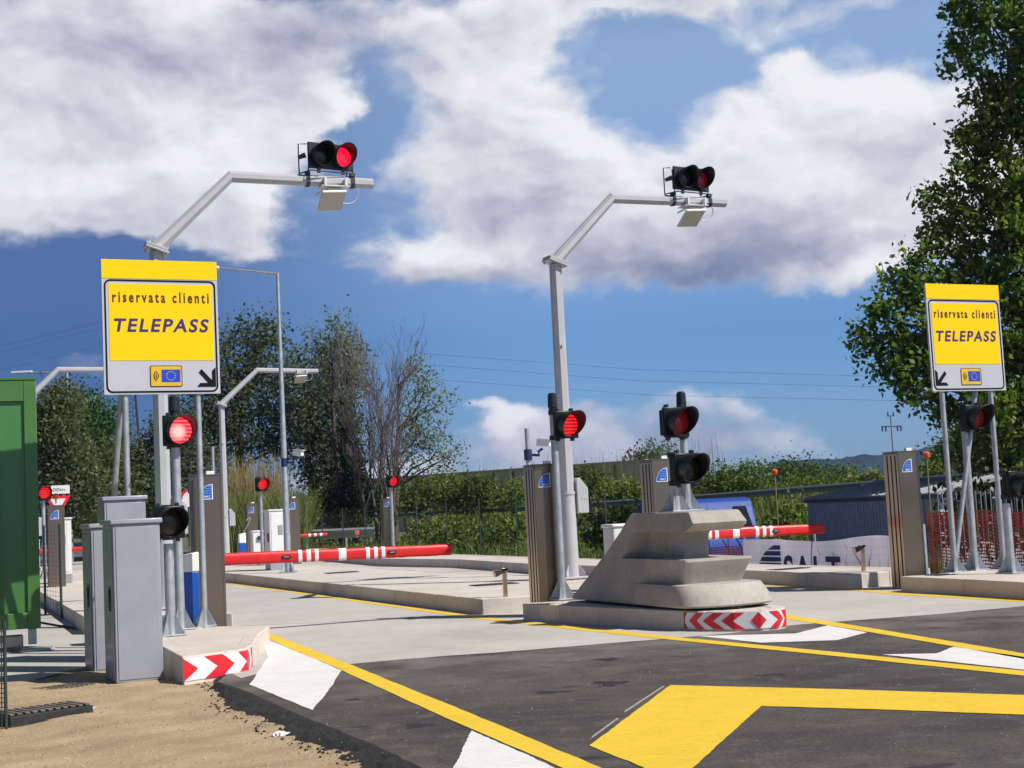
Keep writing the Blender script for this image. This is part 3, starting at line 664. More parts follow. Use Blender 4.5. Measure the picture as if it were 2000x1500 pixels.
def visor_mb(r=.165, top=.30, low=.05, n=40):
    mb = MB()
    rows = 5
    for k in range(n):
        t = 2 * math.pi * k / n; f = .5 + .5 * math.sin(t); L = low + (top - low) * f ** .85
        for j in range(rows):
            mb.v.append((math.cos(t) * r * (1 + .03 * j / 4), -L * j / (rows - 1), math.sin(t) * r * (1 + .03 * j / 4)))
    for k in range(n):
        for j in range(rows - 1):
            a = k * rows + j; b = ((k + 1) % n) * rows + j; mb.f.append([a, b, b + 1, a + 1]); mb.mi.append(0)
    return mb
def signal_head(t, c, lens, yaw=0.0, wide=.37, visor_in=None):
    """one lamp: housing, lens and visor, facing -y about point c"""
    Rm = Matrix.Rotation(yaw, 4, 'Z'); M4 = Matrix.Translation(c) @ Rm
    mb = MB(); mb.box((0, .07, 0), (wide, .05, wide)); mb.box((0, .15, 0), (wide * .8, .12, wide * .86))
    h = mb.build('housing', M['sig_green'], t, bevel=.012); h.matrix_local = M4
    mb = MB(); mb.tube([(0, .05, 0), (0, .02, 0)], .168, 40); o = mb.build('lens_ring', M['visor'], t); o.matrix_local = M4
    o = MB().disc((0, .016, 0), .155, 40, .03).build('lens', M[lens], t, angle=60); o.matrix_local = M4
    o = visor_mb().build('visor', M['visor'], t, angle=60); o.matrix_local = M4 @ Matrix.Translation((0, .03, 0))
    s = o.modifiers.new('thickness', 'SOLIDIFY'); s.thickness = .006
    for sx in (-.3, .3):
        for sz in (-1, 1):
            o = MB().box((sx * wide, .10, sz * (wide / 2 + .015)), (.035, .06, .04)).build('hinge', M['black'], t); o.matrix_local = M4
    return h
LY = math.radians(30)
def traffic_light(base, label, lens, head, post_h, cap=True, yaw=LY, r=.05, side='L'):
    """galvanised post with one lamp; head = lamp centre relative to the post foot, in the lamp's own axes"""
    t = thing('traffic_light', label, 'traffic light', base, yaw, 'single lamp traffic lights on posts')
    MB().tube([(0, 0, .012), (0, 0, post_h)], r, 20).build('post', M['galv'], t)
    post_base(t, r)
    signal_head(t, Vector(head), lens)
    for dz in (-.17, .17):
        mb = MB(); mb.box((head[0] / 2, (head[1] + .2) / 2, head[2] + dz), (abs(head[0]) + .08, .05, .035))
        mb.tube([(0, 0, head[2] + dz - .03), (0, 0, head[2] + dz + .03)], r + .014, 16)
        mb.build('bracket', M['black'], t, bevel=.004)
    if cap: MB().tube([(0, 0, post_h - .04), (0, 0, post_h + .02), (0, 0, post_h + .03), (0, 0, post_h + .20), (0, 0, post_h + .225)], [r + .006, r + .006, r + .016, r + .01, r - .012], 18).build('post_cap', M['black'], t)
    return t

def mast(base, yaw, label, bend_px, end_px, flange_px, rtop=.085):
    t = thing('gantry_mast', label, 'gantry mast', base, yaw, 'grey bent-arm gantry masts')
    zf = on_plane(*flange_px, base, yaw)[1]; bx, bz = on_plane(*bend_px, base, yaw); ex, ez = on_plane(*end_px, base, yaw)
    zc = 1.42
    mb = MB(); mb.box((0, 0, .03), (.46, .46, .03)); mb.box((0, 0, .006), (.40, .40, .012))
    mb.build('base_plate', M['mast'], t, bevel=.004)
    for k in range(4):
        a = k * math.pi / 2 + math.pi / 4; c, s_ = math.cos(a), math.sin(a); q = []
        for sgn in (.006, -.006):
            for rr, zz in ((.12, .046), (.25, .046), (.25, .10), (.12, .26)): q.append((c * rr - s_ * sgn, s_ * rr + c * sgn, zz))
        MB().add(q, [(0, 1, 2, 3), (7, 6, 5, 4), (0, 4, 5, 1), (1, 5, 6, 2), (2, 6, 7, 3), (3, 7, 4, 0)]).build('gusset', M['mast'], t)
    MB().tube([(0, 0, .04), (0, 0, zc)], [.135, .122], 32).build('lower_pole', M['mast'], t)
    MB().tube([(0, 0, zc), (0, 0, zc + .05)], .135, 32).build('collar', M['mast'], t)
    MB().tube([(0, 0, zc + .05), (0, 0, zf - .02)], [.120, .105], 8).build('upper_pole', M['mast'], t)
    ang = math.atan2(bz - zf, bx)
    mb = MB(); Rf = Matrix.Rotation(-(math.pi / 2 - ang) * .5, 3, 'Y').inverted()
    Rf = Matrix.Rotation((math.pi / 2 - ang) * .45, 3, 'Y')
    mb.box((0, 0, zf), (.36, .36, .035), rot=Rf); mb.box((0, 0, zf + .045), (.34, .34, .03), rot=Rf)
    for i in (-1, 1):
        for j in (-1, 1):
            p = Vector((0, 0, zf)) + Rf @ Vector((i * .14, j * .14, 0)); d = Rf @ Vector((0, 0, 1)); mb.tube([p - d * .05, p + d * .09], .016, 6)
    mb.build('flange', M['mast'], t, bevel=.003)
    MB().tube([(0.02, 0, zf + .05), (bx, 0, bz), (ex, 0, ez)], [.105, rtop + .010, rtop], 8).build('arm', M['mast'], t, angle=20)
    mb = MB(); mb.box((0, .0, zc * .0 + 3.95), (.03, .26, .04)); mb.build('band', M['mast'], t)
    mb = MB(); mb.plate([(.135, 1.10), (.135, 1.68), (.19, 1.70), (.34, 1.52), (.34, 1.10)], -.11, .11)
    jb = mb.build('junction_box', M['mast'], t, bevel=.01)
    mb = MB(); mb.box((.265, -.112, 1.36), (.10, .008, .05)); mb.build('cover_plate', M['antenna'], jb)
    return t, (bx, bz, ex, ez)

def overhead_signal(base, yaw, along, up, label, lit, pitch=0.0):
    t = thing('overhead_signal', label, 'traffic light', base, yaw, 'two-lamp signals on the gantry arms')
    cx, cz = along, up + .40
    yl = math.radians(10)
    Rm = Matrix.Translation((cx, -.10, cz)) @ Matrix.Rotation(yl, 4, 'Z')
    mb = MB(); mb.box((0, .08, 0), (.78, .05, .42)); mb.box((0, .15, 0), (.68, .10, .36)); o = mb.build('housing', M['black'], t, bevel=.01); o.matrix_local = Rm
    for sx, ln in ((-.185, 'lens_off'), (.185, lit)):
        Q = Rm @ Matrix.Translation((sx, 0, 0))
        o = MB().disc((0, .03, 0), .155, 40, .03).build('lens', M[ln], t, angle=60); o.matrix_local = Q
        o = visor_mb(.172, .30, .07).build('visor', M['visor'], t, angle=60); o.matrix_local = Q @ Matrix.Translation((0, .05, .0))
        s = o.modifiers.new('thickness', 'SOLIDIFY'); s.thickness = .006
    mb = MB(); rr = .011                                  # tubular cradle
    x0, x1, yb, zl, zt = -.47, .36, .26, -.33, .21
    mb.tube([(x0, yb, zl), (x0, yb, zt), (x0 + .12, yb - .05, zt)], rr, 8)
    mb.tube([(x0, yb, zl + .04), (x1, yb, zl + .04)], rr, 8); mb.tube([(x1, yb, zl), (x1, yb, -.1)], rr, 8)
    mb.tube([(x0, yb, zl + .06), (-.40, -.02, zl + .06), (.38, -.02, zl + .06), (x1, yb, zl + .06)], rr, 8)
    for sx in (-.22, .20): mb.box((sx, .06, zl + .10), (.05, .04, .10))
    mb.tube([(-.39, .08, -.3), (-.39, .08, -.2)], rr, 8); mb.tube([(.38, .08, -.3), (.38, .08, -.18)], rr, 8)
    o = mb.build('cradle', M['dark_metal'], t); o.matrix_local = Rm
    for sx in (-.40, .33):
        mb = MB(); mb.tube([(cx + sx - .03, 0, up), (cx + sx + .03, 0, up)], .103, 8); mb.box((cx + sx, -.03, up + .11), (.07, .10, .05)); mb.build('clamp', M['dark_metal'], t)
    MB().tube([(-.42, .1, 0), (-.52, .16, -.04)], [.045, .03], 12).build('cable_gland', M['black'], t).matrix_local = Rm
    return t

def antenna(base, yaw, along, up, label):
    t = thing('antenna', label, 'antenna', base, yaw, 'flat antennas under the gantry arms')
    x = along
    mb = MB(); mb.box((x, -.02, up - .10), (.46, .30, .012)); mb.box((x - .17, -.10, up - .04), (.03, .16, .13)); mb.box((x + .17, -.10, up - .04), (.03, .16, .13))
    mb.build('mounting_plate', M['white_metal'], t)
    mb = MB(); mb.tube([(x - .12, -.02, up - .16), (x + .14, -.02, up - .16)], .035, 10); mb.box((x, -.02, up - .17), (.20, .12, .09)); mb.tube([(x - .16, -.05, up - .14), (x - .26, .10, up - .20)], .015, 8)
    mb.build('swivel', M['white_metal'], t)
    Rm = Matrix.Translation((x - .02, .02, up - .31)) @ Matrix.Rotation(math.radians(-30), 4, 'X') @ Matrix.Rotation(math.radians(-4), 4, 'Y')
    mb = MB(); mb.box((0, 0, .018), (.40, .44, .035)); mb.box((0, 0, .06), (.24, .2, .05)); o = mb.build('casing', M['white_metal'], t, bevel=.006); o.matrix_local = Rm
    mb = MB(); mb.box((0, 0, -.003), (.385, .425, .006)); o = mb.build('radiating_face', M['antenna'], t); o.matrix_local = Rm
    pts = [(x + .30, -.02, up - .07)]
    for k in range(1, 13):
        a = k / 12; pts.append((x + .30 + .17 * math.sin(a * math.pi) - .16 * a, -.03, up - .09 - .26 * a + .05 * math.sin(a * 6.28)))
    MB().tube(pts, .010, 8).build('cable', M['galv'], t)
    return t

# ---- Telepass lane signs
SW, SH = 1.40, 1.59
def rrect(x0, z0, x1, z1, r, n=7):
    pts = []
    for cx, cz, a0 in ((x1 - r, z1 - r, 0), (x0 + r, z1 - r, 90), (x0 + r, z0 + r, 180), (x1 - r, z0 + r, 270)):
        for k in range(n + 1):
            a = math.radians(a0 + 90 * k / n); pts.append((cx + r * math.cos(a), cz + r * math.sin(a)))
    return pts
def frame_mb(outer, inner, y0, y1):
    mb = MB(); n = len(outer)
    vs = [(p[0], y0, p[1]) for p in outer] + [(p[0], y0, p[1]) for p in inner] + [(p[0], y1, p[1]) for p in outer] + [(p[0], y1, p[1]) for p in inner]; fs_ = []
    for k in range(n):
        j = (k + 1) % n; fs_ += [(k, j, n + j, n + k), (2 * n + k, 3 * n + k, 3 * n + j, 2 * n + j), (k, 2 * n + k, 2 * n + j, j), (n + k, n + j, 3 * n + j, 3 * n + k)]
    return mb.add(vs, fs_)
def lane_sign(base, yaw, label, z0, posts, arrow_right, x0, SH=1.59):
    """base = foot of the sign on its island, x0 = centre of the panel along the sign plane"""
    t = thing('lane_sign', label, 'road sign', base, yaw, 'yellow and white lane signs on posts')
    X = lambda u: x0 + (u - .5) * SW
    Z = lambda v: z0 + v * SH
    y = -.06
    MB().box((x0, y + .016, z0 + SH / 2), (SW, .028, SH)).build('panel', M['sign_white'], t)
    MB().box((x0, y - .0005, Z(.93)), (SW, .005, SH * .14)).build('top_band', M['sign_yellow'], t)
    MB().plate(rrect(X(.055), Z(.25), X(.95), Z(.82), .008), y - .0025, y + .002).build('yellow_field', M['sign_yellow'], t)
    frame_mb(rrect(X(.018), Z(.012), X(.982), Z(.852), .075), rrect(X(.032), Z(.0245), X(.968), Z(.8395), .06), y - .0025, y + .002).build('border', M['sign_black'], t)
    me = text_mesh('riservata clienti', .1, M['sign_brown'], offset=.0024, width=SW * .835, height=SH * .082, spacing=1.45); part_mesh('lettering', me, t, (X(.503), y - .004, Z(.722)))
    me = text_mesh('TELEPASS', .2, M['sign_violet'], shear=.18, offset=.0048, width=SW * .82, height=SH * .101, spacing=1.22); part_mesh('lettering', me, t, (X(.505), y - .004, Z(.512)))
    a, b = (.39, .667)
    fr = MB().plate(rrect(X(a), Z(.055), X(b), Z(.212), .02), y - .004, y + .002).build('toll_symbol', mat('sticker_yellow', (.72, .44, .02), .45), t)
    frame_mb(rrect(X(a), Z(.055), X(b), Z(.212), .02), rrect(X(a + .006), Z(.0595), X(b - .006), Z(.2075), .016), y - .0055, y - .0035).build('symbol_border', M['sign_black'], fr)
    fl = MB().plate([(X(.487), Z(.088)), (X(.650), Z(.088)), (X(.650), Z(.182)), (X(.487), Z(.182))], y - .0055, y - .003).build('flag', M['eu_blue'], fr)
    mb = MB(); cx, cz = X(.5685), Z(.135)
    for k in range(12):
        ang = math.radians(90 + 30 * k); sx, sz = cx + .053 * math.cos(ang), cz + .053 * math.sin(ang)
        mb.plate([(sx + (.0085 if i % 2 == 0 else .0036) * math.cos(math.radians(90 + 36 * i)), sz + (.0085 if i % 2 == 0 else .0036) * math.sin(math.radians(90 + 36 * i))) for i in range(10)], y - .0068, y - .005)
    mb.build('star', M['sign_yellow'], fl)
    mb = MB(); cx, cz = X(.475), Z(.135)
    for rad in (.030, .055, .080):
        pts = [(cx + rad * math.cos(math.radians(a_)), cz + rad * .95 * math.sin(math.radians(a_))) for a_ in range(125, 236, 10)]
        o2 = [(cx + (rad - .011) * math.cos(math.radians(a_)), cz + (rad - .011) * .95 * math.sin(math.radians(a_))) for a_ in range(235, 124, -10)]
        mb.plate(pts + o2, y - .0062, y - .0035)
    mb.build('wave', M['sign_black'], fr)
    s = 1 if arrow_right else -1; c0 = .962 if arrow_right else .045
    U = lambda d: X(c0 - s * d)
    mb = MB()
    mb.plate([(U(0), Z(.052)), (U(0), Z(.198)), (U(.032), Z(.172)), (U(.032), Z(.078))], y - .004, y + .001)
    mb.plate([(U(0), Z(.0519)), (U(.165), Z(.0519)), (U(.14), Z(.080)), (U(.030), Z(.080))], y - .0043, y + .001)
    mb.plate([(U(.125), Z(.185)), (U(.150), Z(.160)), (U(.045), Z(.060)), (U(.018), Z(.085))], y - .0046, y + .001)
    mb.build('arrow', M['sign_black'], t)
    for (px_, foot, top) in posts:
        MB().tube([(px_, 0, foot), (px_, 0, top)], .038, 16).build('post', M['galv'], t)
        if foot < .1: post_base(t, .038, 0, .22, .24, px_)
    for v in (.2, .8): MB().box((x0, .008, Z(v)), (SW * .86, .03, .05)).build('rail', M['galv'], t)
    return t

# ---- boom barriers
def barrier(loc, yaw, label, L, z0, z1, stripes, half=.083):
    t = thing('barrier', label, 'barrier', loc, yaw, 'red lane barriers with white bands')
    n = 40; mb = MB(); r_ = random.Random(round(L * 100))
    for k in range(n + 1):
        a = k / n; x = .15 + (L - .15) * a; z = z0 + (z1 - z0) * a + r_.uniform(-.002, .002); hh = half * (1 - .06 * a) + r_.uniform(-.0015, .0015)
        for j in range(12):
            th = 2 * math.pi * (j + .5) / 12; ry = math.copysign(abs(math.cos(th)) ** .7, math.cos(th)) * .045; rz_ = math.copysign(abs(math.sin(th)) ** .6, math.sin(th)) * hh
            mb.v.append((x, ry, z + rz_))
    for k in range(n):
        for j in range(12): mb.f.append([k * 12 + j, k * 12 + (j + 1) % 12, (k + 1) * 12 + (j + 1) % 12, (k + 1) * 12 + j]); mb.mi.append(0)
    mb.f.append(list(range(12))); mb.mi.append(0); mb.f.append(list(range(n * 12, n * 12 + 12))); mb.mi.append(0)
    arm = mb.build('boom', M['red_pvc'], t, angle=50)
    for (u0, u1) in stripes:
        mb = MB()
        for kk, u in enumerate((u0, u1)):
            z = z0 + (z1 - z0) * u; hh = half * (1 - .06 * u) + .003
            for j in range(12):
                th = 2 * math.pi * (j + .5) / 12; mb.v.append((.15 + (L - .15) * u, math.copysign(abs(math.cos(th)) ** .7, math.cos(th)) * .048, z + math.copysign(abs(math.sin(th)) ** .6, math.sin(th)) * hh))
        for j in range(12): mb.f.append([j, (j + 1) % 12, 12 + (j + 1) % 12, 12 + j]); mb.mi.append(0)
        mb.build('reflective_band', M['refl_white'], arm, angle=50)
    for u in (.27, .73) if L > 2.5 else ():
        z = z0 + (z1 - z0) * u; mb = MB(); mb.plate(rrect(.15 + (L - .15) * u - .06, z - .022, .15 + (L - .15) * u + .06, z + .022, .02), -.062, -.04)
        mb.build('lamp', M['slot'], arm, bevel=.004)
        MB().plate(rrect(.15 + (L - .15) * u - .035, z - .006, .15 + (L - .15) * u + .035, z + .006, .005), -.066, -.06).build('lamp_lens', M['galv'], arm)
    mb = MB(); mb.box((0, .22, .56), (.34, .36, 1.12)); mb.build('drive_box', M['white_metal'], t, bevel=.03)
    MB().box((.08, .0, z0), (.2, .06, .12)).build('hub', M['dark_metal'], t, bevel=.01)
    MB().box((0, .22, 1.135), (.38, .40, .05)).build('lid', M['white_metal'], t, bevel=.02)
    return t

def reader_post(loc, yaw, label):
    t = thing('sensor_post', label, 'sensor post', loc, yaw, 'low steel sensor posts')
    MB().box((0, 0, .30), (.055, .045, .60)).build('post', M['bronze'], t, bevel=.004)
    MB().side([(-.02, .62), (-.02, .60), (.02, .60)], 0, 0.001)
    mb = MB(); mb.plate([(-.17, .60), (-.145, .50), (-.02, .56), (-.03, .615), (.03, .615), (.03, .60)], -.045, .045); mb.build('head', M['bronze'], t, bevel=.004)
    MB().plate([(-.160, .595), (-.142, .515), (-.06, .555), (-.07, .598)], -.0475, -.0445).build('window', M['dark_metal'], t)
    return t

# ===== near right island
b1 = G(1099, 1171, .22)
steel_column((.33, 19.45, 0), 'brushed steel toll column with blue quarter-circle logo beside the concrete crash block')
traffic_light(tuple(b1), 'traffic light with red lens on tall galvanised post left of the concrete block', 'lens_lit', (.13, -.17, on_plane(1122, 830, b1, LY)[1]), on_plane(1084, 800, b1, LY)[1])
b2 = P(1343, 992, 17.75); b2.z = 1.322
tl = traffic_light(tuple(b2), 'dull red traffic light on upper post standing on top of the concrete block', 'lens_red_off', (-.17, -.16, on_plane(1333, 825, b2, LY)[1]), on_plane(1341, 800, b2, LY)[1] , r=.048)
b3 = P(1320, 993, 17.2); b3.z = 1.322
tl = traffic_light(tuple(b3), 'unlit dark traffic light on short stub low on top of the concrete block', 'lens_off', (.13, -.15, on_plane(1350, 915, b3, LY)[1]), on_plane(1330, 945, b3, LY)[1], cap=False, r=.055)
CB_TOP = min(b2.z, b3.z)
reader_post(tuple(G(989, 1196)), TY, 'low steel sensor post at the end of the middle island beside a steel column')

def chevron_band(curve, z0, z1, pattern, label, cat='hazard plate'):
    """plate bent round a kerb; curve = ground polyline, pattern = list of (u, dir) tips of red arrows"""
    pts = resample(curve, 61); L = [0]
    for a, b in zip(pts, pts[1:]): L.append(L[-1] + (b - a).length)
    tot = L[-1]; NRM = []
    for i in range(61):
        a = pts[max(0, i - 2)]; b = pts[min(60, i + 2)]; tg = (b - a).normalized(); NRM.append(Vector((tg.y, -tg.x)))
    def at(u, off):
        d = min(max(u, 0), 1) * tot; i = max(j for j in range(60) if L[j] <= d + 1e-9); k = (d - L[i]) / (L[i + 1] - L[i])
        p = pts[i].lerp(pts[i + 1], k); nn = NRM[i].lerp(NRM[i + 1], k).normalized(); return p + nn * off
    base = at(.5, 0); t = thing('hazard_plate', label, cat, (base.x, base.y, 0), 0, 'red and white chevron plates')
    H = z1 - z0
    def strip(rows, off0, off1, name, m, par):       # rows: list of (u_left(v), u_right(v)) over v
        mb = MB()
        for (ul, ur, va_, vb_, n, m_) in [(*r, 1 if len(rows) == 1 else 10) for r in rows]:
          for jv in range(m_):
            va = va_ + (vb_ - va_) * jv / m_; vb = va_ + (vb_ - va_) * (jv + 1) / m_
            for i in range(n):
                q = []
                for off in (off0, off1):
                    for (fa, vv) in ((i / n, 0), ((i + 1) / n, 0), ((i + 1) / n, 1), (i / n, 1)):
                        v = va if vv == 0 else vb; u = ul(v) + (ur(v) - ul(v)) * fa; p = at(u, off); q.append((p.x - base.x, p.y - base.y, z0 + H * v))
                mb.add(q, [(0, 1, 2, 3), (7, 6, 5, 4), (0, 4, 5, 1), (3, 2, 6, 7), (0, 3, 7, 4), (1, 5, 6, 2)])
        return mb.build(name, m, par, angle=60)
    strip([(lambda v: 0, lambda v: 1, 0, 1, 60)], .002, .008, 'plate', M['refl_white'], t)
    for (fl, fr) in pattern:
        strip([(fl, fr, 0, .5, 24), (fl, fr, .5, 1, 24)], .0095, .013, 'red_chevron', M['red_print'], t)
    return t
tri = lambda v: 1 - abs(2 * v - 1)                    # 0 at edges, 1 at mid height
cl = lambda x: min(1, max(0, x))
def arrow_pat(c, w, tip, sgn): return (lambda v, c=c: cl(c + sgn * tip * tri(v)), lambda v, c=c: cl(c + w + sgn * tip * tri(v)))
nose = [gp(1321, 1192), gp(1393, 1193.5), gp(1463, 1191.5), gp(1510, 1187.5), gp(1533, 1183.5), (3.09, 16.15)]
nose = NEAR_RIGHT[2:8]; nose[0] = (1.80, 16.253)
chevron_band(nose, .025, .205, [arrow_pat(.0, .012, 0, -1), (lambda v: cl(.0), lambda v: cl(.045 - .05 * tri(v))), arrow_pat(.145, .085, .085, -1), arrow_pat(.315, .095, .10, -1), arrow_pat(.485, .10, .10, -1),
              (lambda v: .70 - .065 * tri(v), lambda v: .70 + .065 * tri(v)), arrow_pat(.795, .08, .075, 1), (lambda v: cl(.93 + .05 * tri(v)), lambda v: 1.0)],
             'chevron plate with red diamond bent round the island nose under the concrete block')
nl = [NEAR_LEFT[0], NEAR_LEFT[1], NEAR_LEFT[2], tuple(Vector(NEAR_LEFT[2]).lerp(Vector(NEAR_LEFT[3]), .6))]
chevron_band(nl, -.01, .20, [(lambda v: 0, lambda v: cl(.0 + .15 * tri(v))), arrow_pat(.22, .19, .14, 1), arrow_pat(.60, .165, .10, 1), (lambda v: cl(.91 + .07 * tri(v)), lambda v: 1)],
             'chevron plate with arrows pointing right on the left island beside the sand')

# concrete crash block: stacked rings (z, back, nose, half-width at back, half-width at front)
def crash_block():
    A = Vector((.39, -.92)).normalized(); o = Vector((1.90, 17.38))
    yaw = math.atan2(A.y, A.x)
    t = thing('crash_block', 'sculpted pale concrete crash block with sloping back on the near island', 'crash block', (o.x, o.y, .222), yaw)
    #   z, s_back, s_nose, half-width back, half-width front, recess start, recess half-width, nose bluntness, undercut of the front
    rings = [(.03, -1.80, 1.30, .60, .60, None, 0, .42, 0), (.05, -1.78, 1.32, .61, .61, None, 0, .42, 0), (.15, -1.66, 1.27, .58, .59, None, 0, .40, 0), (.26, -1.53, 1.16, .545, .55, None, 0, .34, 0), (.272, -1.51, 1.14, .54, .54, None, 0, .33, 0),
             (.276, -1.505, .80, .538, .535, None, 0, .14, .135), (.34, -1.43, .83, .515, .515, None, 0, .12, .11), (.44, -1.31, .90, .485, .48, None, 0, .09, .06), (.53, -1.20, .945, .455, .45, None, 0, .05, .01), (.556, -1.17, .94, .445, .44, None, 0, .05, 0),
             (.560, -1.165, .44, .443, .44, -.66, .17, .05, 0), (.70, -.99, .44, .41, .40, -.55, .17, .05, 0), (.83, -.83, .46, .385, .37, -.46, .18, .05, 0), (.865, -.79, .48, .375, .36, -.44, .19, .05, 0),
             (.870, -.785, .86, .372, .37, None, 0, .05, 0), (.93, -.72, 1.0, .365, .365, None, 0, .05, 0), (.965, -.68, 1.02, .36, .36, None, 0, .04, 0), (1.09, -.53, .90, .34, .335, None, 0, .03, 0), (1.10, -.51, .87, .33, .32, None, 0, .03, 0)]
    mb = MB(); NS = 40; NN = 16
    cnt = None
    for (z, sb, sn, hb, hf, rs, rh, bl, uc) in rings:
        row = []
        s_end = sn - bl
        for k in range(NS + 1):
            a = k / NS; s = sb + (s_end - sb) * a; w = hb + (hf - hb) * a; q = min(1, max(0, (s + .12) / .30)); w -= uc * q * q * (3 - 2 * q)
            if rs is not None and s > rs: w = min(w, rh + (w - rh) * max(0, 1 - (s - rs) / .10))
            row.append((s, w))
        wl = row[-1][1]
        left = [(s, -w) for s, w in row]; right = [(s, w) for s, w in reversed(row)]
        arc = []
        for k in range(1, NN):
            th = -math.pi / 2 + math.pi * k / NN; p = 2.6 if bl > .2 else 6.0
            cx_ = abs(math.cos(th)) ** (2 / p); sx_ = math.copysign(abs(math.sin(th)) ** (2 / p), math.sin(th)); arc.append((s_end + bl * cx_, wl * sx_))
        ring = left + arc + right; cnt = len(ring)
        mb.v += [(s, w, z) for s, w in ring]
    nr = len(rings)
    for i in range(nr - 1):
        for k in range(cnt):
            j = (k + 1) % cnt; mb.f.append([i * cnt + k, i * cnt + j, (i + 1) * cnt + j, (i + 1) * cnt + k]); mb.mi.append(0)
    mb.f.append(list(range(cnt))); mb.mi.append(0); mb.f.append(list(range((nr - 1) * cnt, nr * cnt))); mb.mi.append(0)
    mb.build('block', M['cushion'], t, angle=28)
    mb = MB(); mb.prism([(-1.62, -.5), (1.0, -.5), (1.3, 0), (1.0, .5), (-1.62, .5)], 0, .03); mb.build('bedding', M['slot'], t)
crash_block()

# ===== masts, their signals and antennas
mb0 = G(1117, 1131, .22)
RM, (bx, bz, ex, ez) = mast(tuple(mb0), TY, 'tall grey gantry mast standing behind the concrete crash block', (1195, 387), (1416, 396), (1079, 514))
MB().box((mb0.x, mb0.y, .20), (.9, .9, .035), TY)
p = on_plane(1352, 392, mb0, TY); overhead_signal(tuple(mb0), TY, p[0], bz + (ez - bz) * .72, 'two-lamp signal with both lamps dark above the right gantry arm', 'lens_red_off')
antenna(tuple(mb0), TY, p[0] - .0, bz + (ez - bz) * .72, 'white flat antenna hanging under the right gantry arm')
ml0 = Vector((-5.30, 21.5, .22))
LM, (bx, bz, ex, ez) = mast(tuple(ml0), TY, 'tall grey gantry mast rising behind the large left lane sign', (450, 345), (727, 359), (301, 489))
p = on_plane(648, 352, ml0, TY); overhead_signal(tuple(ml0), TY, p[0], bz + (ez - bz) * .72, 'two-lamp signal with its right lamp lit red above the left gantry arm', 'lens_over')
antenna(tuple(ml0), TY, p[0] + .02, bz + (ez - bz) * .72, 'white flat antenna hanging under the left gantry arm')

# ===== left island
sb = G(400, 1223, .22); YS = math.radians(25)
xa, za = on_plane(200, 771, sb, YS); xb, zb = on_plane(431, 770, sb, YS); xt, zt = on_plane(424, 513, sb, YS)
z0 = (za + zb) / 2; xc = (xa + xb) / 2
ls = lane_sign(tuple(sb), YS, 'large yellow and white lane sign with arrow pointing down right', z0, [(0, 0, z0 + 1.45), (xc - .62 + .17, 0, z0 + 1.45)], True, xc, 1.645)
MB().tube([(xc - .62 + .15, .03, z0 + .2), (xc - .62 - .02, .75, .0)], .036, 14).build('brace', M['galv'], ls)
b = G(353, 1229, .22)
traffic_light(tuple(b), 'traffic light glowing bright red under the large left lane sign', 'lens_hot', (.01, -.16, on_plane(352, 842, b, LY)[1]), on_plane(343, 808, b, LY)[1], r=.055)
b = G(334, 1241, .22)
traffic_light(tuple(b), 'unlit dark traffic light on short post behind the grey metal cabinets', 'lens_off', (-.03, -.2, on_plane(335, 1020, b, LY)[1]), on_plane(326, 1062, b, LY)[1], cap=False, r=.055)
lc = thing('toll_column', '', '', (0, 0, 0)); bpy.data.objects.remove(lc)
pc = P(410, 1215, 18.1)
steel_column((pc.x, pc.y, 0), 'brushed steel toll column with blue logo right of the blue and white bollard', h=2.06)
t = thing('bollard', 'square bollard with blue body and white top among the left island posts', 'bollard', tuple(G(375, 1222, .22)), TY)
MB().box((0, 0, .33), (.175, .175, .66)).build('body', M['blue_plastic'], t, bevel=.012)
MB().plate([(-.093, .66), (.093, .66), (.093, .90), (-.093, .865)], -.093, .093).build('top', M['white_plastic'], t, bevel=.01)
MB().box((0, 0, .005), (.26, .26, .012)).build('base_plate', M['galv'], t)

bl = P(408, 1092, 18.7)
barrier((bl.x, bl.y, 0), TY, 'red lowered barrier with white bands reaching across the left lane', 3.32, .985, .935, [(.322, .338), (.357, .375), (.392, .408), (.495, .528), (.615, .631), (.650, .666), (.683, .699)])
br = P(1222, 1060, 20.6)
barrier((br.x, br.y, 0), TY, 'red lowered barrier behind the concrete crash block near the blue van', 3.33, .955, .92, [(.335, .352), (.370, .388), (.405, .425), (.50, .535), (.622, .640), (.660, .678), (.698, .716)])

# ===== right island
sb = G(1866, 1117, .22)
xa, za = on_plane(1820, 765, sb, YS); xb, zb = on_plane(1957, 763, sb, YS)
z0 = (za + zb) / 2; xc = (xa + xb) / 2
rs = lane_sign(tuple(sb), YS, 'yellow and white lane sign with arrow pointing down left before the poplar', z0, [(0, 0, z0 + 1.45), (on_plane(1962, 1118, sb, YS)[0], 0, z0 + 1.45)], False, xc)
x1, z1 = on_plane(1917, 835, sb, YS); MB().tube([(x1, .05, z1 + .6), (.03, .06, 0)], .036, 14).build('brace', M['galv'], rs)
b = G(1905, 1113, .22)
traffic_light(tuple(b), 'traffic light with dull red lens on post between the right lane sign posts', 'lens_red_off', (.05, -.22, on_plane(1917, 816, b, LY)[1]), on_plane(1888, 790, b, LY)[1], cap=False)
b = G(1976, 1119, .22)
traffic_light(tuple(b), 'low dark green traffic light on a stub post at the right edge', 'lens_off', (.16, -.15, on_plane(1990, 945, b, LY)[1]), on_plane(1968, 983, b, LY)[1], cap=False, r=.055)
pc = P(1777, 1145, 21.25)
steel_column((pc.x, pc.y, 0), 'brushed steel toll column with bronze slotted flank at the end of the right island', h=2.0)
reader_post(tuple(G(1689, 1143)), TY, 'low steel sensor post in front of the white banner')
mb = MB(); pp = P(1806, 1080, 22.2); t = thing('steel_post', 'short square steel post just right of the slotted steel column', 'post', (pp.x, pp.y, 0), TY)
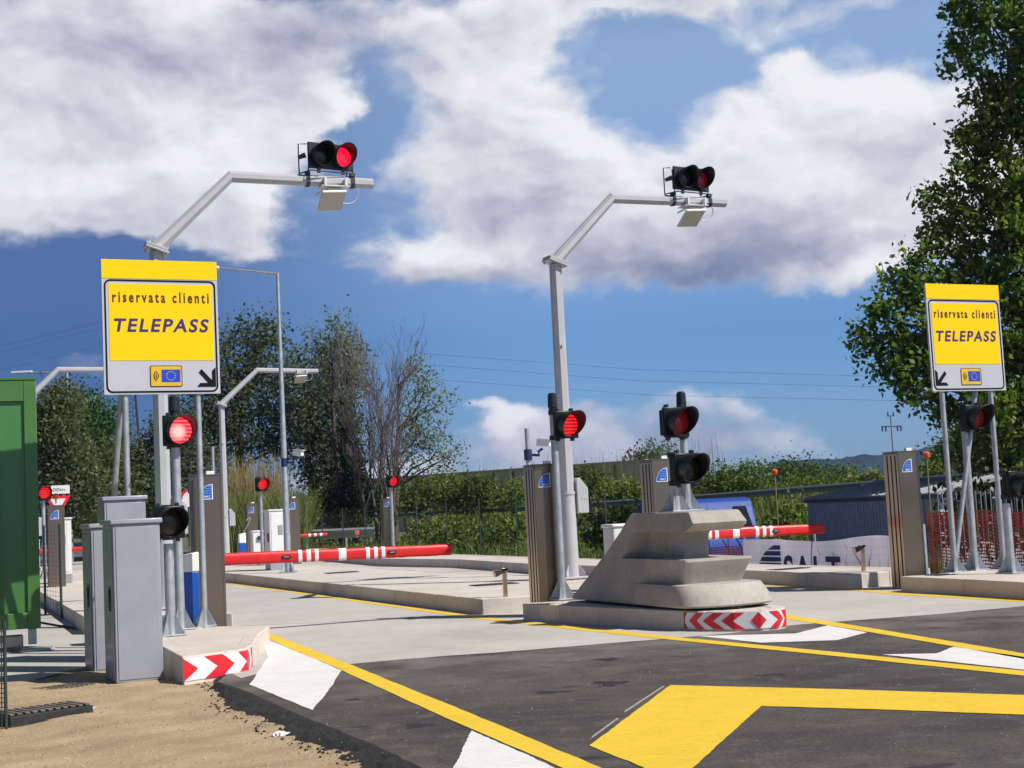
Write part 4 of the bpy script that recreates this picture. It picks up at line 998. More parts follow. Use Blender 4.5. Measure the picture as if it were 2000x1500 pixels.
MB().box((0, 0, .45), (.06, .05, .9)).build('post', M['galv'], t); MB().box((0, 0, .006), (.14, .14, .012)).build('base_plate', M['galv'], t)

# ===== cabinets, container, grates
def cabinet(loc, yaw, w, d, h, label, plinth=True, handle=True):
    t = thing('metal_cabinet', label, 'metal cabinet', loc, yaw, 'grey metal cabinets beside the container')
    MB().box((0, d / 2, h / 2), (w, d, h)).build('casing', M['cabinet'], t, bevel=.008)
    MB().box((0, d / 2, h + .025), (w + .05, d + .05, .05)).build('lid', M['cabinet'], t, bevel=.012)
    mb = MB(); mb.box((0, -.004, h / 2), (w - .05, .008, h - .05)); mb.build('front_panel', M['cabinet'], t, bevel=.004)
    mb = MB(); mb.box((-w / 2 - .004, d / 2, h / 2 - .01), (.008, d - .07, h - .10)); dd = mb.build('door', M['cabinet'], t, bevel=.004)
    if handle:
        pts = [(-.07, -.11), (.07, -.11), (.07, .03)] + [(.07 * math.cos(math.radians(a)), .03 + .11 * math.sin(math.radians(a))) for a in range(15, 166, 15)] + [(-.07, .03)]
        MB().side([(d * .35 + a, h * .52 + b) for a, b in pts], -w / 2 - .0105, -w / 2 - .0075).build('handle_recess', M['slot'], dd)
        MB().side([(d * .35 + a * .35, h * .52 + .03 + b * .5) for a, b in pts], -w / 2 - .022, -w / 2 - .010).build('handle', M['dark_metal'], dd)
    MB().box((0, d / 2, -.03), (w + .10, d + .10, .05)).build('plinth', M['pad'], t, bevel=.006)
    return t
CY = math.radians(25)
c0 = P(274, 1322, 14.15)
cabinet((c0.x, c0.y, -.035), CY, .455, .62, 1.53, 'front grey cabinet, nearest to the sand and largest in the photo')
c1 = P(252, 1290, 16.3); cabinet((c1.x, c1.y, -.03), CY, .46, .5, 1.80, 'tall grey cabinet rising behind the front grey cabinet', handle=False)
c2 = P(203, 1300, 15.2); cabinet((c2.x, c2.y, -.03), CY, .20, .62, 1.50, 'narrow grey cabinet left of the front cabinet, in its shade')

def container():
    YC = math.radians(21); p = P(80, 1225, 18.3)
    zt = P(80, 741, 18.3).z; zb = P(78, 1226, 18.3).z
    t = thing('site_container', 'green steel container cabin standing on feet at the left edge', 'container', (p.x, p.y, 0), YC)
    W_, D_ = 4.2, 2.4; H_ = zt - zb
    mb = MB(); mb.box((-W_ / 2, D_ / 2, zb + H_ / 2), (W_ - .02, D_ - .02, H_ - .02)); mb.build('wall', M['green_panel'], t)
    fw = .155
    for x in (-fw / 2, -W_ + fw / 2):
        for y in (fw / 2, D_ - fw / 2): MB().box((x, y, zb + H_ / 2), (fw, fw + .06, H_)).build('corner_post', M['green_paint'], t, bevel=.008)
    MB().box((-W_ / 2, fw / 2 - .03, zt - .14), (W_ - 2 * fw - .004, fw, .27)).build('top_rail', M['green_paint'], t, bevel=.006)
    MB().box((-W_ / 2, fw / 2 - .03, zb + .10), (W_ - 2 * fw - .004, fw, .20)).build('bottom_rail', M['green_paint'], t, bevel=.006)
    MB().box((-W_ / 2, D_ / 2, zt + .012), (W_ + .03, D_ + .08, .03)).build('roof', M['green_paint'], t)
    mb = MB()
    for k in range(9): mb.box((-.45 - k * .42, .004, zb + H_ / 2 - .03), (.012, .012, H_ - .50))
    mb.build('panel_rib', M['green_paint'], t)
    for x in (-.10, -2.0, -W_ + .1):
        ft = MB().box((x, .12, zb / 2 + .02), (.10, .10, zb - .06)).build('foot', M['galv'], t)
        MB().box((x + .05, .05, -.015), (.42, .30, .03)).build('foot_plate', M['galv'], ft, bevel=.006)
    MB().box((-.42, .25, zb / 2 - .03), (.42, .3, zb - .12)).build('block', M['pad'], t, bevel=.01)
    MB().box((-.92, .05, .06), (.35, .3, .20)).build('parcel', M['galv'], t, bevel=.02)
    MB().box((-2.3, .2, zb - .05), (3.6, .08, .04)).build('beam', M['dark_metal'], t)
container()

def grate(a, b, w, h, label, px0):
    pa, pb = G(*a, -.06), G(*b, -.06); d = pb - pa; L = d.length; yaw = math.atan2(d.y, d.x)
    t = thing('drain_grate', label, 'drain grate', (pa.x, pa.y, -.07), yaw, 'black drain grates lying on the sand')
    MB().box((L / 2, w / 2, h / 2 - .005), (L, w, h)).build('body', M['iron'], t, bevel=.008)
    mb = MB(); n = 11
    for k in range(n): mb.box((L * (k + .5) / n, w / 2, h + .004), (L / n * .62, w * .86, .016))
    mb.build('rib', mat('grate_rib', (.15, .13, .105), .7, .1, .4, 10, .3, 40), t, bevel=.004)
    MB().box((L / 2 + .02, w / 2 - .02, .008), (L + .08, w + .04, .014)).build('flange', M['iron'], t)
    MB().tube([(L - .01, -.0, h * .6), (L + .025, .0, h * .75), (L + .03, .04, h * .75), (L - .01, .05, h * .6)], .008, 8).build('ring', M['galv'], t)
grate((20, 1418), (183, 1394), .42, .085, 'ribbed black drain grate lying on the sand, nearest the camera', 0)
grate((82, 1356), (192, 1341), .36, .03, 'flat black drain cover half sunk in the sand behind the ribbed grate', 0)

def crumple(loc, s, label, seed, m):
    r = random.Random(seed); bm = bmesh.new(); bmesh.ops.create_icosphere(bm, subdivisions=3, radius=1)
    for v in bm.verts:
        k = .55 + .6 * r.random(); v.co = Vector((v.co.x * s * k, v.co.y * s * .8 * k, abs(v.co.z) * s * .55 * k))
    me = bpy.data.meshes.new('litter'); bm.to_mesh(me); bm.free(); me.materials.append(m)
    o = bpy.data.objects.new('litter', me); C.objects.link(o); o.location = loc; return tag(o, label, 'litter')
p = G(549, 1440, -.08); crumple((p.x, p.y, -.075), .075, 'crumpled white plastic scrap lying on the crumbled asphalt edge', 1, M['paper'])
p = G(306, 1318, -.04); crumple((p.x + .0, p.y - .06, -.045), .055, 'small white crumpled scrap at the foot of the front grey cabinet', 2, M['paper'])
# ------------------------------------------------------------------ farther gates
def far_pos(px, Y, z=0): q = P(px, 1050, Y); return (q.x, q.y, z)
def foot(px, py, z=.22): q = G(px, py, z); return (q.x, q.y, z)
def at_top(px, ytop, h, z=0):                         # stands where its known height h meets the sight line of its top
    d = ray(px, ytop); k = (z + h - EYE.z) / d.z; q = EYE + d * k; return (q.x, q.y, z)
WJ = Matrix
steel_column(at_top(1283, 899, 2.02), 'brushed steel toll column rising from behind the concrete crash block')
steel_column(at_top(490, 984, 2.02), 'far steel toll column beside the white-headed blue bollard', detail=False)
steel_column(at_top(569, 974, 2.02), 'far steel toll column half hidden behind the white cabinet', detail=False)
steel_column(at_top(754, 974, 2.02), 'far steel toll column left of the small red light in front of the bare tree', detail=False)
steel_column(at_top(108, 988, 2.02), 'far steel toll column below the yield sign by the green container', detail=False)
steel_column(at_top(378, 990, 2.02), 'far steel toll column glimpsed between the left island posts', detail=False)

def far_light(px, py, Y, post_px, label, lens, z=.22):
    q = P(post_px, 1060, Y); hz = P(px, py, Y).z - z
    return traffic_light((q.x, q.y, z), label, lens, (.0, -.17, hz), hz - .1, cap=True)
far_light(507, 946, 41, 512, 'small red lit traffic light in front of the dry reeds', 'lens_lit')
far_light(779, 939, 46, 768, 'small red traffic light in front of the green bushes right of the bare tree', 'lens_lit')
far_light(80, 963, 38, 86, 'small red lit traffic light just right of the green container', 'lens_lit')
far_light(378, 952, 44, 380, 'small red traffic light half hidden behind the left steel column', 'lens_lit')

m0 = P(441, 1060, 50); m0.z = .22
_, (bx, bz, ex, ez) = mast(tuple(m0), TY, 'far grey gantry mast in front of the dark trees', (502, 723), (621, 725), (439, 791))
p = on_plane(588, 725, m0, TY); antenna(tuple(m0), TY, p[0], bz + (ez - bz) * .7, 'small flat antenna hanging under the far gantry arm by the trees')
m1 = P(66, 1060, 45); m1.z = .22
_, (bx, bz, ex, ez) = mast(tuple(m1), TY, 'far grey gantry mast half hidden by the green container', (113, 722), (245, 722), (64, 775))

# tall lamp column with a long bracket, and cameras on blue brackets
def camera_unit(pos, yaw, label, arm=.55):
    t = thing('security_camera', label, 'camera', pos, yaw, 'white cameras on navy brackets')
    MB().tube([(0, 0, -.10), (0, 0, .10)], .075, 14).build('clamp', M['navy_metal'], t)
    MB().tube([(.05, 0, 0), (.20, -.05, -.02), (arm - .08, -.10, .05), (arm, -.1, .10)], .026, 10).build('bracket', M['navy_metal'], t)
    o = MB().box((0, 0, 0), (.26, .11, .13)).build('casing', M['white_plastic'], t, bevel=.015); o.location = (arm + .03, -.1, .20); o.rotation_euler = (0, .12, -.5)
    o = MB().box((.02, 0, .075), (.30, .13, .012)).build('hood', M['white_plastic'], t); o.location = (arm + .03, -.1, .20); o.rotation_euler = (0, .12, -.5)
    return t
q = foot(563, 1118); t = thing('lamp_column', 'tall slim lamp column with a long bracket in front of the dark trees', 'street lamp', q)
Yq = q[1]; zt = P(547, 533, Yq).z - .22
MB().tube([(0, 0, .01), (0, 0, 1.0), (0, 0, zt)], [.085, .078, .035], 16).build('pole', M['galv'], t)
xl = P(424, 523, Yq).x - q[0]; zl = P(424, 523, Yq).z - .22
MB().tube([(0, 0, zt - .02), (xl, 0, zl)], [.03, .022], 10).build('bracket', M['galv'], t)
MB().box((xl - .25, 0, zl), (.6, .2, .07)).build('lantern', M['white_metal'], t, bevel=.02)
post_base(t, .085, 0, .34, .40)
zc = P(560, 903, Yq).z; camera_unit((q[0], q[1], zc), 0, 'white camera on navy bracket on the tall slim lamp column', .32)
q = P(1040, 1060, 26.5); t = thing('camera_pole', 'thin galvanised pole behind the steel column left of the concrete block', 'pole', (q.x, q.y, 0), 0)
MB().tube([(0, 0, 0), (0, 0, P(1040, 836, 26.5).z)], .045, 14).build('post', M['galv'], t); MB().box((0, 0, .01), (.25, .25, .02)).build('base_plate', M['galv'], t)
camera_unit((q.x, q.y, P(1041, 888, 26.5).z), .15, 'white camera on navy bracket on the thin pole behind the steel column', .26)
q = P(421, 1060, 40); t = thing('steel_post', 'thin galvanised post rising behind the left steel column', 'post', (q.x, q.y, .22), 0)
MB().tube([(0, 0, 0), (0, 0, P(421, 872, 40).z - .22)], .04, 12).build('post', M['galv'], t); MB().box((0, 0, .01), (.25, .25, .02)).build('base_plate', M['galv'], t)
# left background: slim lamp column whose bracket shows above the container
Yq = 62; q = P(138, 1040, Yq); t = thing('lamp_column', 'very slim distant lamp column against the trees right of the green container', 'street lamp', (q.x, q.y, 0))
zt = P(131, 728, Yq).z
MB().tube([(0, 0, 0), (0, 0, zt)], [.10, .05], 12).build('pole', M['galv'], t)
xl = P(52, 724, Yq).x - P(131, 728, Yq).x; MB().tube([(0, 0, zt), (xl, 0, zt + .1)], .04, 10).build('bracket', M['galv'], t)
MB().box((xl - .2, 0, zt + .12), (.9, .25, .09)).build('lantern', M['white_metal'], t, bevel=.02)

def enclosure(loc, yaw, w, d, h, label):
    t = thing('roadside_cabinet', label, 'cabinet', loc, yaw, 'white roadside cabinets')
    MB().box((0, d / 2, .10), (w, d, .20)).build('base', M['cabinet'], t)
    MB().box((0, d / 2, .2 + (h - .2) / 2), (w, d, h - .2)).build('casing', M['white_metal'], t, bevel=.012)
    MB().box((0, d / 2, h + .02), (w + .05, d + .05, .04)).build('lid', M['white_metal'], t, bevel=.01)
    dd = MB().box((0, -.006, .2 + (h - .2) / 2), (w - .08, .012, h - .32)).build('door', M['white_metal'], t, bevel=.006)
    MB().box((w * .05, -.02, h * .68), (.11, .02, .22)).build('label_plate', M['cabinet'], dd)
    MB().box((-w / 2 - .004, d * .3, h * .55), (.008, .16, .22)).build('handle', M['slot'], t)
    return t
q = foot(558, 1112); enclosure((q[0] - .12, q[1], .22), TY, .50, .62, 1.46, 'white roadside cabinet behind the red barrier and the lamp column')
q = foot(124, 1139); enclosure((q[0], q[1], .22), math.radians(14), .36, .5, 1.50, 'white roadside cabinet on the left island by the wire fence')
t = thing('bollard', 'small far blue bollard with white top left of the small red light', 'bollard', (*P(473, 1060, 43)[:2], .22), TY)
MB().box((0, 0, .3), (.2, .2, .6)).build('body', M['blue_plastic'], t, bevel=.012); MB().plate([(-.1, .6), (.1, .6), (.1, .9), (-.1, .86)], -.1, .1).build('top', M['white_plastic'], t, bevel=.01)
pts = [(.05, 0, .9)] + [(.05 + .22 * math.sin(a / 8 * 3.14), 0, .9 + .35 * math.sin(a / 8 * 3.14 * .9) + .02 * a) for a in range(1, 8)]
MB().tube(pts, .015, 6).build('cable', M['galv'], t)
b = P(505, 1060, 44); barrier((b.x, b.y, 0), TY, 'distant red barrier ending in front of the guard rail', 2.15, .93, .93, [(.04, .10), (.16, .22), (.70, .74), (.79, .83), (.88, .92)], .05)
b = P(68, 1060, 52); barrier((b.x, b.y, 0), TY, 'distant red barrier beside the white cabinet on the left island', 2.6, .75, .75, [(.9, .98)], .085)

# yield sign with plate
q = P(115, 1060, 45); t = thing('yield_sign', 'distant yield sign with white plate above it by the green container', 'road sign', (q.x, q.y, 0), .3)
zt = P(115, 975, 45).z
MB().tube([(0, 0, 0), (0, 0, zt + .35)], .035, 12).build('post', M['galv'], t)
def trin(r, dy): return [(r * math.cos(math.radians(a)), zt - .12 + r * math.sin(math.radians(a))) for a in (30, 150, 270)]
MB().plate(trin(.45, 0), -.06, -.045).build('red_border', M['red_print'], t); MB().plate(trin(.27, 0), -.065, -.0605).build('white_field', M['refl_white'], t)
pl = MB().box((0, -.05, zt + .30), (.72, .012, .26)).build('plate', M['refl_white'], t)
part_mesh('lettering', text_mesh('100m', .1, M['sign_black'], width=.45, height=.10), pl, (0, -.058, zt + .30))
# round red-bordered sign behind the left posts
q = P(375, 1060, 55); t = thing('speed_sign', 'round red bordered road sign glimpsed between the left island posts', 'road sign', (q.x, q.y, 0), .25)
zt = P(375, 975, 55).z; MB().tube([(0, 0, 0), (0, 0, zt + .4)], .035, 12).build('post', M['galv'], t)
dm = MB(); dm.plate([(.42 * math.cos(k * math.pi / 14), zt + .42 * math.sin(k * math.pi / 14)) for k in range(28)], -.06, -.045); dm.build('red_border', M['red_print'], t)
dm = MB(); dm.plate([(.31 * math.cos(k * math.pi / 14), zt + .31 * math.sin(k * math.pi / 14)) for k in range(28)], -.066, -.0605); dm.build('white_field', M['refl_white'], t)

# guard rails
def guard_rail(pts, label, m, h=.75, wave=.15, group='steel guard rails', step=2.0):
    b = pts[0]; t = thing('guard_rail', label, 'guard rail', tuple(b), 0, group)
    loc = [Vector(p) - Vector(b) for p in pts]; mb = MB()
    prof = [(-.02, -wave), (.03, -wave * .6), (.03, -wave * .4), (-.02, 0), (.03, wave * .4), (.03, wave * .6), (-.02, wave)]
    for i, p in enumerate(loc):
        a = loc[max(0, i - 1)]; c = loc[min(len(loc) - 1, i + 1)]; d = (c - a).normalized(); n = Vector((d.y, -d.x, 0)).normalized()
        for (o, z) in prof: mb.v.append(tuple(p + n * (o + .06) + Vector((0, 0, h + z))))
    k = len(prof)
    for i in range(len(loc) - 1):
        for j in range(k - 1): mb.f.append([i * k + j, i * k + j + 1, (i + 1) * k + j + 1, (i + 1) * k + j]); mb.mi.append(0)
    mb.build('beam', m, t, angle=20)
    tot = 0
    for a, c in zip(loc, loc[1:]):
        n = max(1, int((c - a).length / step))
        for i in range(n):
            p = a.lerp(c, (i + .5) / n); MB().box((0, 0, h / 2), (.07, .05, h + .1)).build('post', m, t, loc=p)
            tot += 1
            if tot > 60: break
    return t
gr = [P(px, py, Y) for px, py, Y in [(430, 1062, 62), (620, 1060, 60), (735, 1048, 58)]]
guard_rail([(p.x, p.y, -.05) for p in gr], 'grey guard rail behind the far barriers left of the bare tree', M['mast'], h=.82, wave=.20)
gl = [P(px, 1060, Y) for px, Y in [(100, 75), (150, 72), (215, 70)]]
guard_rail([(p.x, p.y, -.05) for p in gl], 'distant guard rail along the road right of the green container', M['galv'], h=.72)
gb = [P(px, py, Y) for px, py, Y in [(560, 1012, 90), (730, 1004, 84), (880, 997, 78), (1000, 990, 72), (1200, 978, 64), (1400, 964, 57), (1600, 948, 51), (1800, 932, 46), (2060, 912, 41)]]
guard_rail([(p.x, p.y, p.z - .85) for p in gb], 'long dark green guard rail along the top of the grassy bank', M['green_rail'], h=.74, wave=.13, step=3)

# boundary fence: thin dark posts with wire mesh
def fence(name, a, b, n, h, label, z=0.0, m=None, nw=9, group=None, mesh=True, pr=.022):
    a, b = Vector((*a, z)), Vector((*b, z)); t = thing(name, label, 'fence', tuple(a), 0, group); d = b - a
    for k in range(n + 1): MB().tube([(0, 0, -.4), (0, 0, h)], pr, 8).build('post', m or M['wire'], t, loc=d * (k / n))
    mb = MB()
    for j in range(nw): mb.tube([Vector((0, 0, h * (j + .5) / nw)), d + Vector((0, 0, h * (j + .5) / nw))], .0028, 4, cap=False)
    L = d.length
    for i in range(int(L / .25)): mb.tube([d * (i * .25 / L), d * (i * .25 / L) + Vector((0, 0, h - .05))], .0022, 4, cap=False)
    mb.build('wire_mesh', m or M['wire'], t); return t
fa = F0 + FD * 36 - FN * .15; fb = F0 + FD * 1 - FN * .15
fence('wire_fence', fa[:2], fb[:2], 14, 1.75, 'dark wire mesh fence with thin posts along the foot of the green bank', 0)
f1 = P(86, 1060, 25.5); f2 = P(117, 1060, 24.2)
fence('wire_fence', (f1.x, f1.y), (f2.x, f2.y), 1, 1.62, 'dark wire mesh panel behind the green container', -.05, nw=22)
g0 = P(-6, 1300, 12.2); g1 = P(0, 1300, 11.5)
t = thing('mesh_roll', 'dark green plastic mesh standing at the left picture edge in front of the container', 'mesh', (g1.x - .06, g1.y, -.07))
mb = MB()
for k in range(26): mb.tube([(-.6 + k * .028, .02 * math.sin(k), 0), (-.6 + k * .028 + .01, .02 * math.sin(k), .82)], .005, 5)
for k in range(22): mb.tube([(-.62, 0, .02 + k * .037), (.11, 0, .02 + k * .037)], .004, 5)
mb.build('net', M['wire'], t); MB().tube([(.10, 0, 0), (.10, 0, .84)], .014, 8).build('post', M['wire'], t)

# orange safety nets
def net(pts, h, label, drop=.0):
    b = pts[0]; t = thing('safety_net', label, 'safety net', (*b[:2], b[2]), 0, 'orange plastic safety nets'); mb = MB(); r_ = random.Random(3)
    L = [Vector(p) - Vector(b) for p in pts]; s = resample([(p.x, p.y) for p in L], max(2, int(sum((q - p).length for p, q in zip(L, L[1:])) / .05)))
    zs = [.02 * math.sin(i * .21) + .03 * math.sin(i * .05) for i in range(len(s))]; rows = int(h / .055)
    off = [[.015 * math.sin(i * .3 + j) for j in range(rows + 1)] for i in range(len(s))]
    for i in range(len(s) - 1):
        d = (s[i + 1] - s[i]).normalized()
        for j in range(rows + 1):
            z = j * h / rows + zs[i]; z2 = j * h / rows + zs[i + 1]; w = .011
            mb.add([(s[i].x, s[i].y + off[i][j], z - w), (s[i + 1].x, s[i + 1].y + off[i + 1][j], z2 - w), (s[i + 1].x, s[i + 1].y + off[i + 1][j], z2 + w), (s[i].x, s[i].y + off[i][j], z + w)], [(0, 1, 2, 3)])
        w = d * .010
        mb.add([(s[i].x - w.x, s[i].y - w.y + .002, zs[i]), (s[i].x + w.x, s[i].y + w.y + .002, zs[i]), (s[i].x + w.x, s[i].y + w.y + .002 + off[i][rows], zs[i] + h), (s[i].x - w.x, s[i].y - w.y + .002 + off[i][rows], zs[i] + h)], [(0, 1, 2, 3)])
    mb.build('net', M['orange_net'], t)
    for k in range(0, len(s), 22): MB().tube([(s[k].x, s[k].y, -.3), (s[k].x, s[k].y, h + .25)], .014, 6).build('post', M['dark_metal'], t)
    return t
q = [P(px, 1060, Y) for px, Y in [(1812, 26.5), (1900, 25), (2040, 23)]]
net([(p.x, p.y, -.45) for p in q], 1.42, 'orange safety net behind the right island posts')
q2 = [P(1800, 1060, 27), P(1812, 1060, 26.5)]
q = [P(px, 1060, Y) for px, Y in [(1385, 31), (1450, 30.4)]]
net([(p.x, p.y, -.72) for p in q], 1.10, 'orange safety net between the concrete block and the white banner')

# picket fence under the poplar
fence('rod_fence', P(1838, 1060, 28)[:2], P(2100, 1060, 25)[:2], 26, 1.55, 'fence of thin grey rods in front of the dark poplar base', -.2, M['cabinet'], nw=2, pr=.008)

# banner
b0 = P(1452, 1080, 29.5); b1_ = P(1752, 1080, 25.0); t = thing('banner', 'white banner with blue lettering and fan logo in front of the metal shed', 'banner', (b0.x, b0.y, 0), math.atan2(b1_.y - b0.y, b1_.x - b0.x))
L = math.hypot(b1_.x - b0.x, b1_.y - b0.y); zt = P(1600, 1052, 27.2).z; mb = MB(); n = 60
prf = lambda a: zt + .035 * math.sin(a * 9) * (.4 + a) - .03 + .06 * a * a
for i in range(n + 1):
    a = i / n
    for j in range(7):
        k = j / 6; mb.v.append((L * a, .03 * math.sin(a * 31 + k * 2) * (1 - k * .4) + .02 * math.sin(a * 12 - k * 4), prf(a) - 1.05 * k))
for i in range(n):
    for j in range(6): mb.f.append([i * 7 + j, i * 7 + j + 1, (i + 1) * 7 + j + 1, (i + 1) * 7 + j]); mb.mi.append(0)
cloth = mb.build('cloth', M['banner'], t, angle=80)
nb = Matrix.Rotation(0, 3, 'Z')
rx = L * .155 + .12; R0 = .80
for k in range(6):
    za = prf(.2) - .14 - R0 * 1.0 * (1 - k / 6.0) * 0
zb = zt - .20 - .70; mb = MB()
for k in range(7):
    lo, hi = k * .115, k * .115 + .09
    w0 = math.sqrt(max(.0, .80 ** 2 - lo ** 2)); w1 = math.sqrt(max(.0, .80 ** 2 - hi ** 2))
    mb.plate([(rx + .55, zb + lo), (rx + .55, zb + hi), (rx + .55 - w1 * 1.1, zb + hi), (rx + .55 - w0 * 1.1, zb + lo)], -.075, -.06)
mb.build('fan_logo', M['navy_print'], cloth)
me = text_mesh('SALT', .6, M['navy_print'], offset=.012, width=L * .37, height=.62, depth=.004, spacing=1.2); part_mesh('lettering', me, cloth, (L * .50, -.075, zt - .31 - .31))
for k in range(3): MB().tube([(L * k / 2, .04, -.9), (L * k / 2, .04, zt + .12)], .024, 8).build('post', M['galv'], t)
mb = MB()
for i in range(int(L / .06)): mb.tube([(i * .06, -.10, zt - 1.0), (i * .06, -.10, zt + .02)], .0011, 4, cap=False)
for j in range(8): mb.tube([(0, -.10, zt - .98 + j * .14), (L, -.10, zt - .98 + j * .14)], .0011, 4, cap=False)
mb.build('wire_mesh', M['dark_metal'], t)

# blue van
def van():
    p = P(1354, 1050, 36); g = -.86; zt = P(1450, 971, 36).z
    t = thing('van', 'dark blue van parked below the bank behind the concrete crash block', 'van', (p.x, p.y, g), math.radians(-72))
    H_ = zt - g; L_ = 4.9; W_ = 1.9
    prof = [(0, .42), (0, 1.0), (-.10, 1.28), (-.42, H_ - .12), (-.52, H_ - .03), (-.7, H_), (-3.2, H_), (-3.5, H_ - .10), (-4.15, 1.25), (-4.82, 1.05), (-4.9, .8), (-4.9, .42)]
    mb = MB(); mb.plate(prof, 0, W_); mb.build('body', M['van_blue'], t, bevel=.035)
    win = [(-.24, 1.26), (-.52, H_ - .22), (-1.2, H_ - .20), (-1.2, 1.26)]
    MB().plate(win, -.012, -.004).build('window', M['glass_dark'], t)
    MB().plate([(-1.32, 1.22), (-1.32, H_ - .24), (-2.5, H_ - .24), (-2.5, 1.22)], -.012, -.004).build('window', M['glass_dark'], t)
    MB().plate([(-2.62, 1.2), (-2.62, H_ - .25), (-3.25, H_ - .28), (-3.75, 1.2)], -.012, -.004).build('window', M['glass_dark'], t)
    MB().add([(-.055 - .004, 1.32, 1.30), (-.055 - .004, 1.80, 1.30), (-.36, 1.68, H_ - .22), (-.36, 1.32, H_ - .22)], [(0, 1, 2, 3)]).build('rear_window', M['glass_dark'], t)
    MB().box((.004, W_ / 2, .95), (.012, .02, .9)).build('door_gap', M['black'], t)
    for x in (-.85, -3.95):
        for y in (.02, W_ - .02):
            w = MB().tube([(x, y - .11, .32), (x, y + .11, .32)], .32, 28).build('wheel', M['tyre'], t); MB().tube([(x, y - .118, .32), (x, y + .118, .32)], .19, 20).build('rim', M['galv'], w)
    MB().box((-.02, .12, 1.05), (.06, .10, .35)).build('tail_light', M['red_print'], t, bevel=.01)
    MB().box((-.03, -.01, .62), (.52, .01, .12)).build('number_plate', M['refl_white'], t, loc=(-.28, 0, .05))
    MB().box((.03, W_ / 2, .5), (.12, W_, .2)).build('bumper', M['black'], t, bevel=.03)
    mb = MB(); mb.plate(rrect(-3.2, 1.06, -3.05, 1.1, .015), -.03, 0); mb.build('handle', M['black'], t)
van()

# metal shed
def shed():
    A = P(1581, 1050, 42); B = P(1840, 1050, 35.5); d = Vector((B.x - A.x, B.y - A.y, 0)); L = d.length; yaw = math.atan2(d.y, d.x)
    g = -1.0; ze = P(1581, 976, 42).z - g; zr = P(1640, 948, 43.5).z - g
    t = thing('metal_shed', 'long grey corrugated metal shed with low pitched roof behind the banner', 'shed', (A.x, A.y, g), yaw)
    D_ = 4.4
    mb = MB(); mb.box((L / 2, D_ / 2, ze / 2), (L, D_, ze)); mb.build('wall', M['shed'], t)
    mb = MB(); n = int(L / .16)
    for k in range(n): mb.box((L * (k + .5) / n, -.015, .62 + (ze - .72) / 2), (.05, .03, ze - .80))
    mb.build('cladding', M['shed'], t)
    MB().box((L / 2, -.02, .30), (L, .05, .52)).build('base_panel', mat('shed_base', (.13, .14, .17), .6, .1, .1, 3), t)
    MB().box((L / 2, -.03, ze - .05), (L + .1, .08, .10)).build('eave_beam', mat('shed_base', (.13, .14, .17)), t)
    mb = MB()
    q = [(-.15, -.2, ze), (L + .3, -.2, ze), (L + .3, D_ / 2, zr), (.25, D_ / 2, zr)]; mb.add(q + [(a, b, c + .04) for a, b, c in q], [(0, 1, 2, 3), (7, 6, 5, 4), (0, 4, 5, 1), (1, 5, 6, 2), (2, 6, 7, 3), (3, 7, 4, 0)])
    q = [(-.15, D_ + .2, ze), (L + .3, D_ + .2, ze), (L + .3, D_ / 2 + .003, zr), (.25, D_ / 2 + .003, zr)]; mb.add(q + [(a, b, c + .04) for a, b, c in q], [(0, 3, 2, 1), (4, 5, 6, 7), (0, 1, 5, 4), (1, 2, 6, 5), (2, 3, 7, 6), (3, 0, 4, 7)])
    q = [(-.15, -.2, ze), (.25, D_ / 2, zr), (-.15, D_ + .2, ze)]; mb.add(q, [(0, 1, 2)])
    rf = mb.build('roof', M['shed_roof'], t)
    mb = MB(); n = int(L / .33)
    for k in range(n):
        x = .3 + (L - .1) * k / n; mb.tube([(x, -.2, ze + .055), (x, D_ / 2, zr + .055)], .02, 5)
    mb.build('rib', M['shed_roof'], rf)
    MB().tube([(.1, D_ / 2, zr + .05), (L + .3, D_ / 2, zr + .05)], .05, 8).build('ridge_cap', M['shed_roof'], rf)
shed()

# marker poles with orange heads, telephone pole, pylons and wires
def marker(px, ytop, Y, label, h=None):
    q = P(px, 1060, Y); z = P(px, ytop, Y).z; t = thing('marker_pole', label, 'marker pole', (q.x, q.y, -.9 if px > 1000 else 0), 0, 'thin poles with orange heads'); zz = z - t.location.z
    MB().tube([(0, 0, 0), (0, 0, zz)], .016, 8).build('pole', M['wood'], t)
    MB().tube([(0, 0, zz - .12), (0, 0, zz - .06), (0, 0, zz), (0, 0, zz + .03)], [.04, .075, .075, .03], 12).build('head', M['orange'], t)
marker(1822, 884, 30, 'thin pole with orange head in front of the hills right of the slotted steel column')
marker(1522, 918, 36, 'thin pole with orange head above the blue van')
marker(111, 966, 36, 'thin pole with orange head in front of the yield sign')
q = P(697, 1046, 57); t = thing('reflector', 'small orange reflector on top of the guard rail', 'reflector', (q.x, q.y, P(691, 1042, 57).z), .2)
MB().box((0, -.1, .02), (.17, .03, .17)).build('plate', M['orange'], t, bevel=.02)
MB().box((0, -.08, -.10), (.04, .03, .16)).build('stem', M['galv'], t)

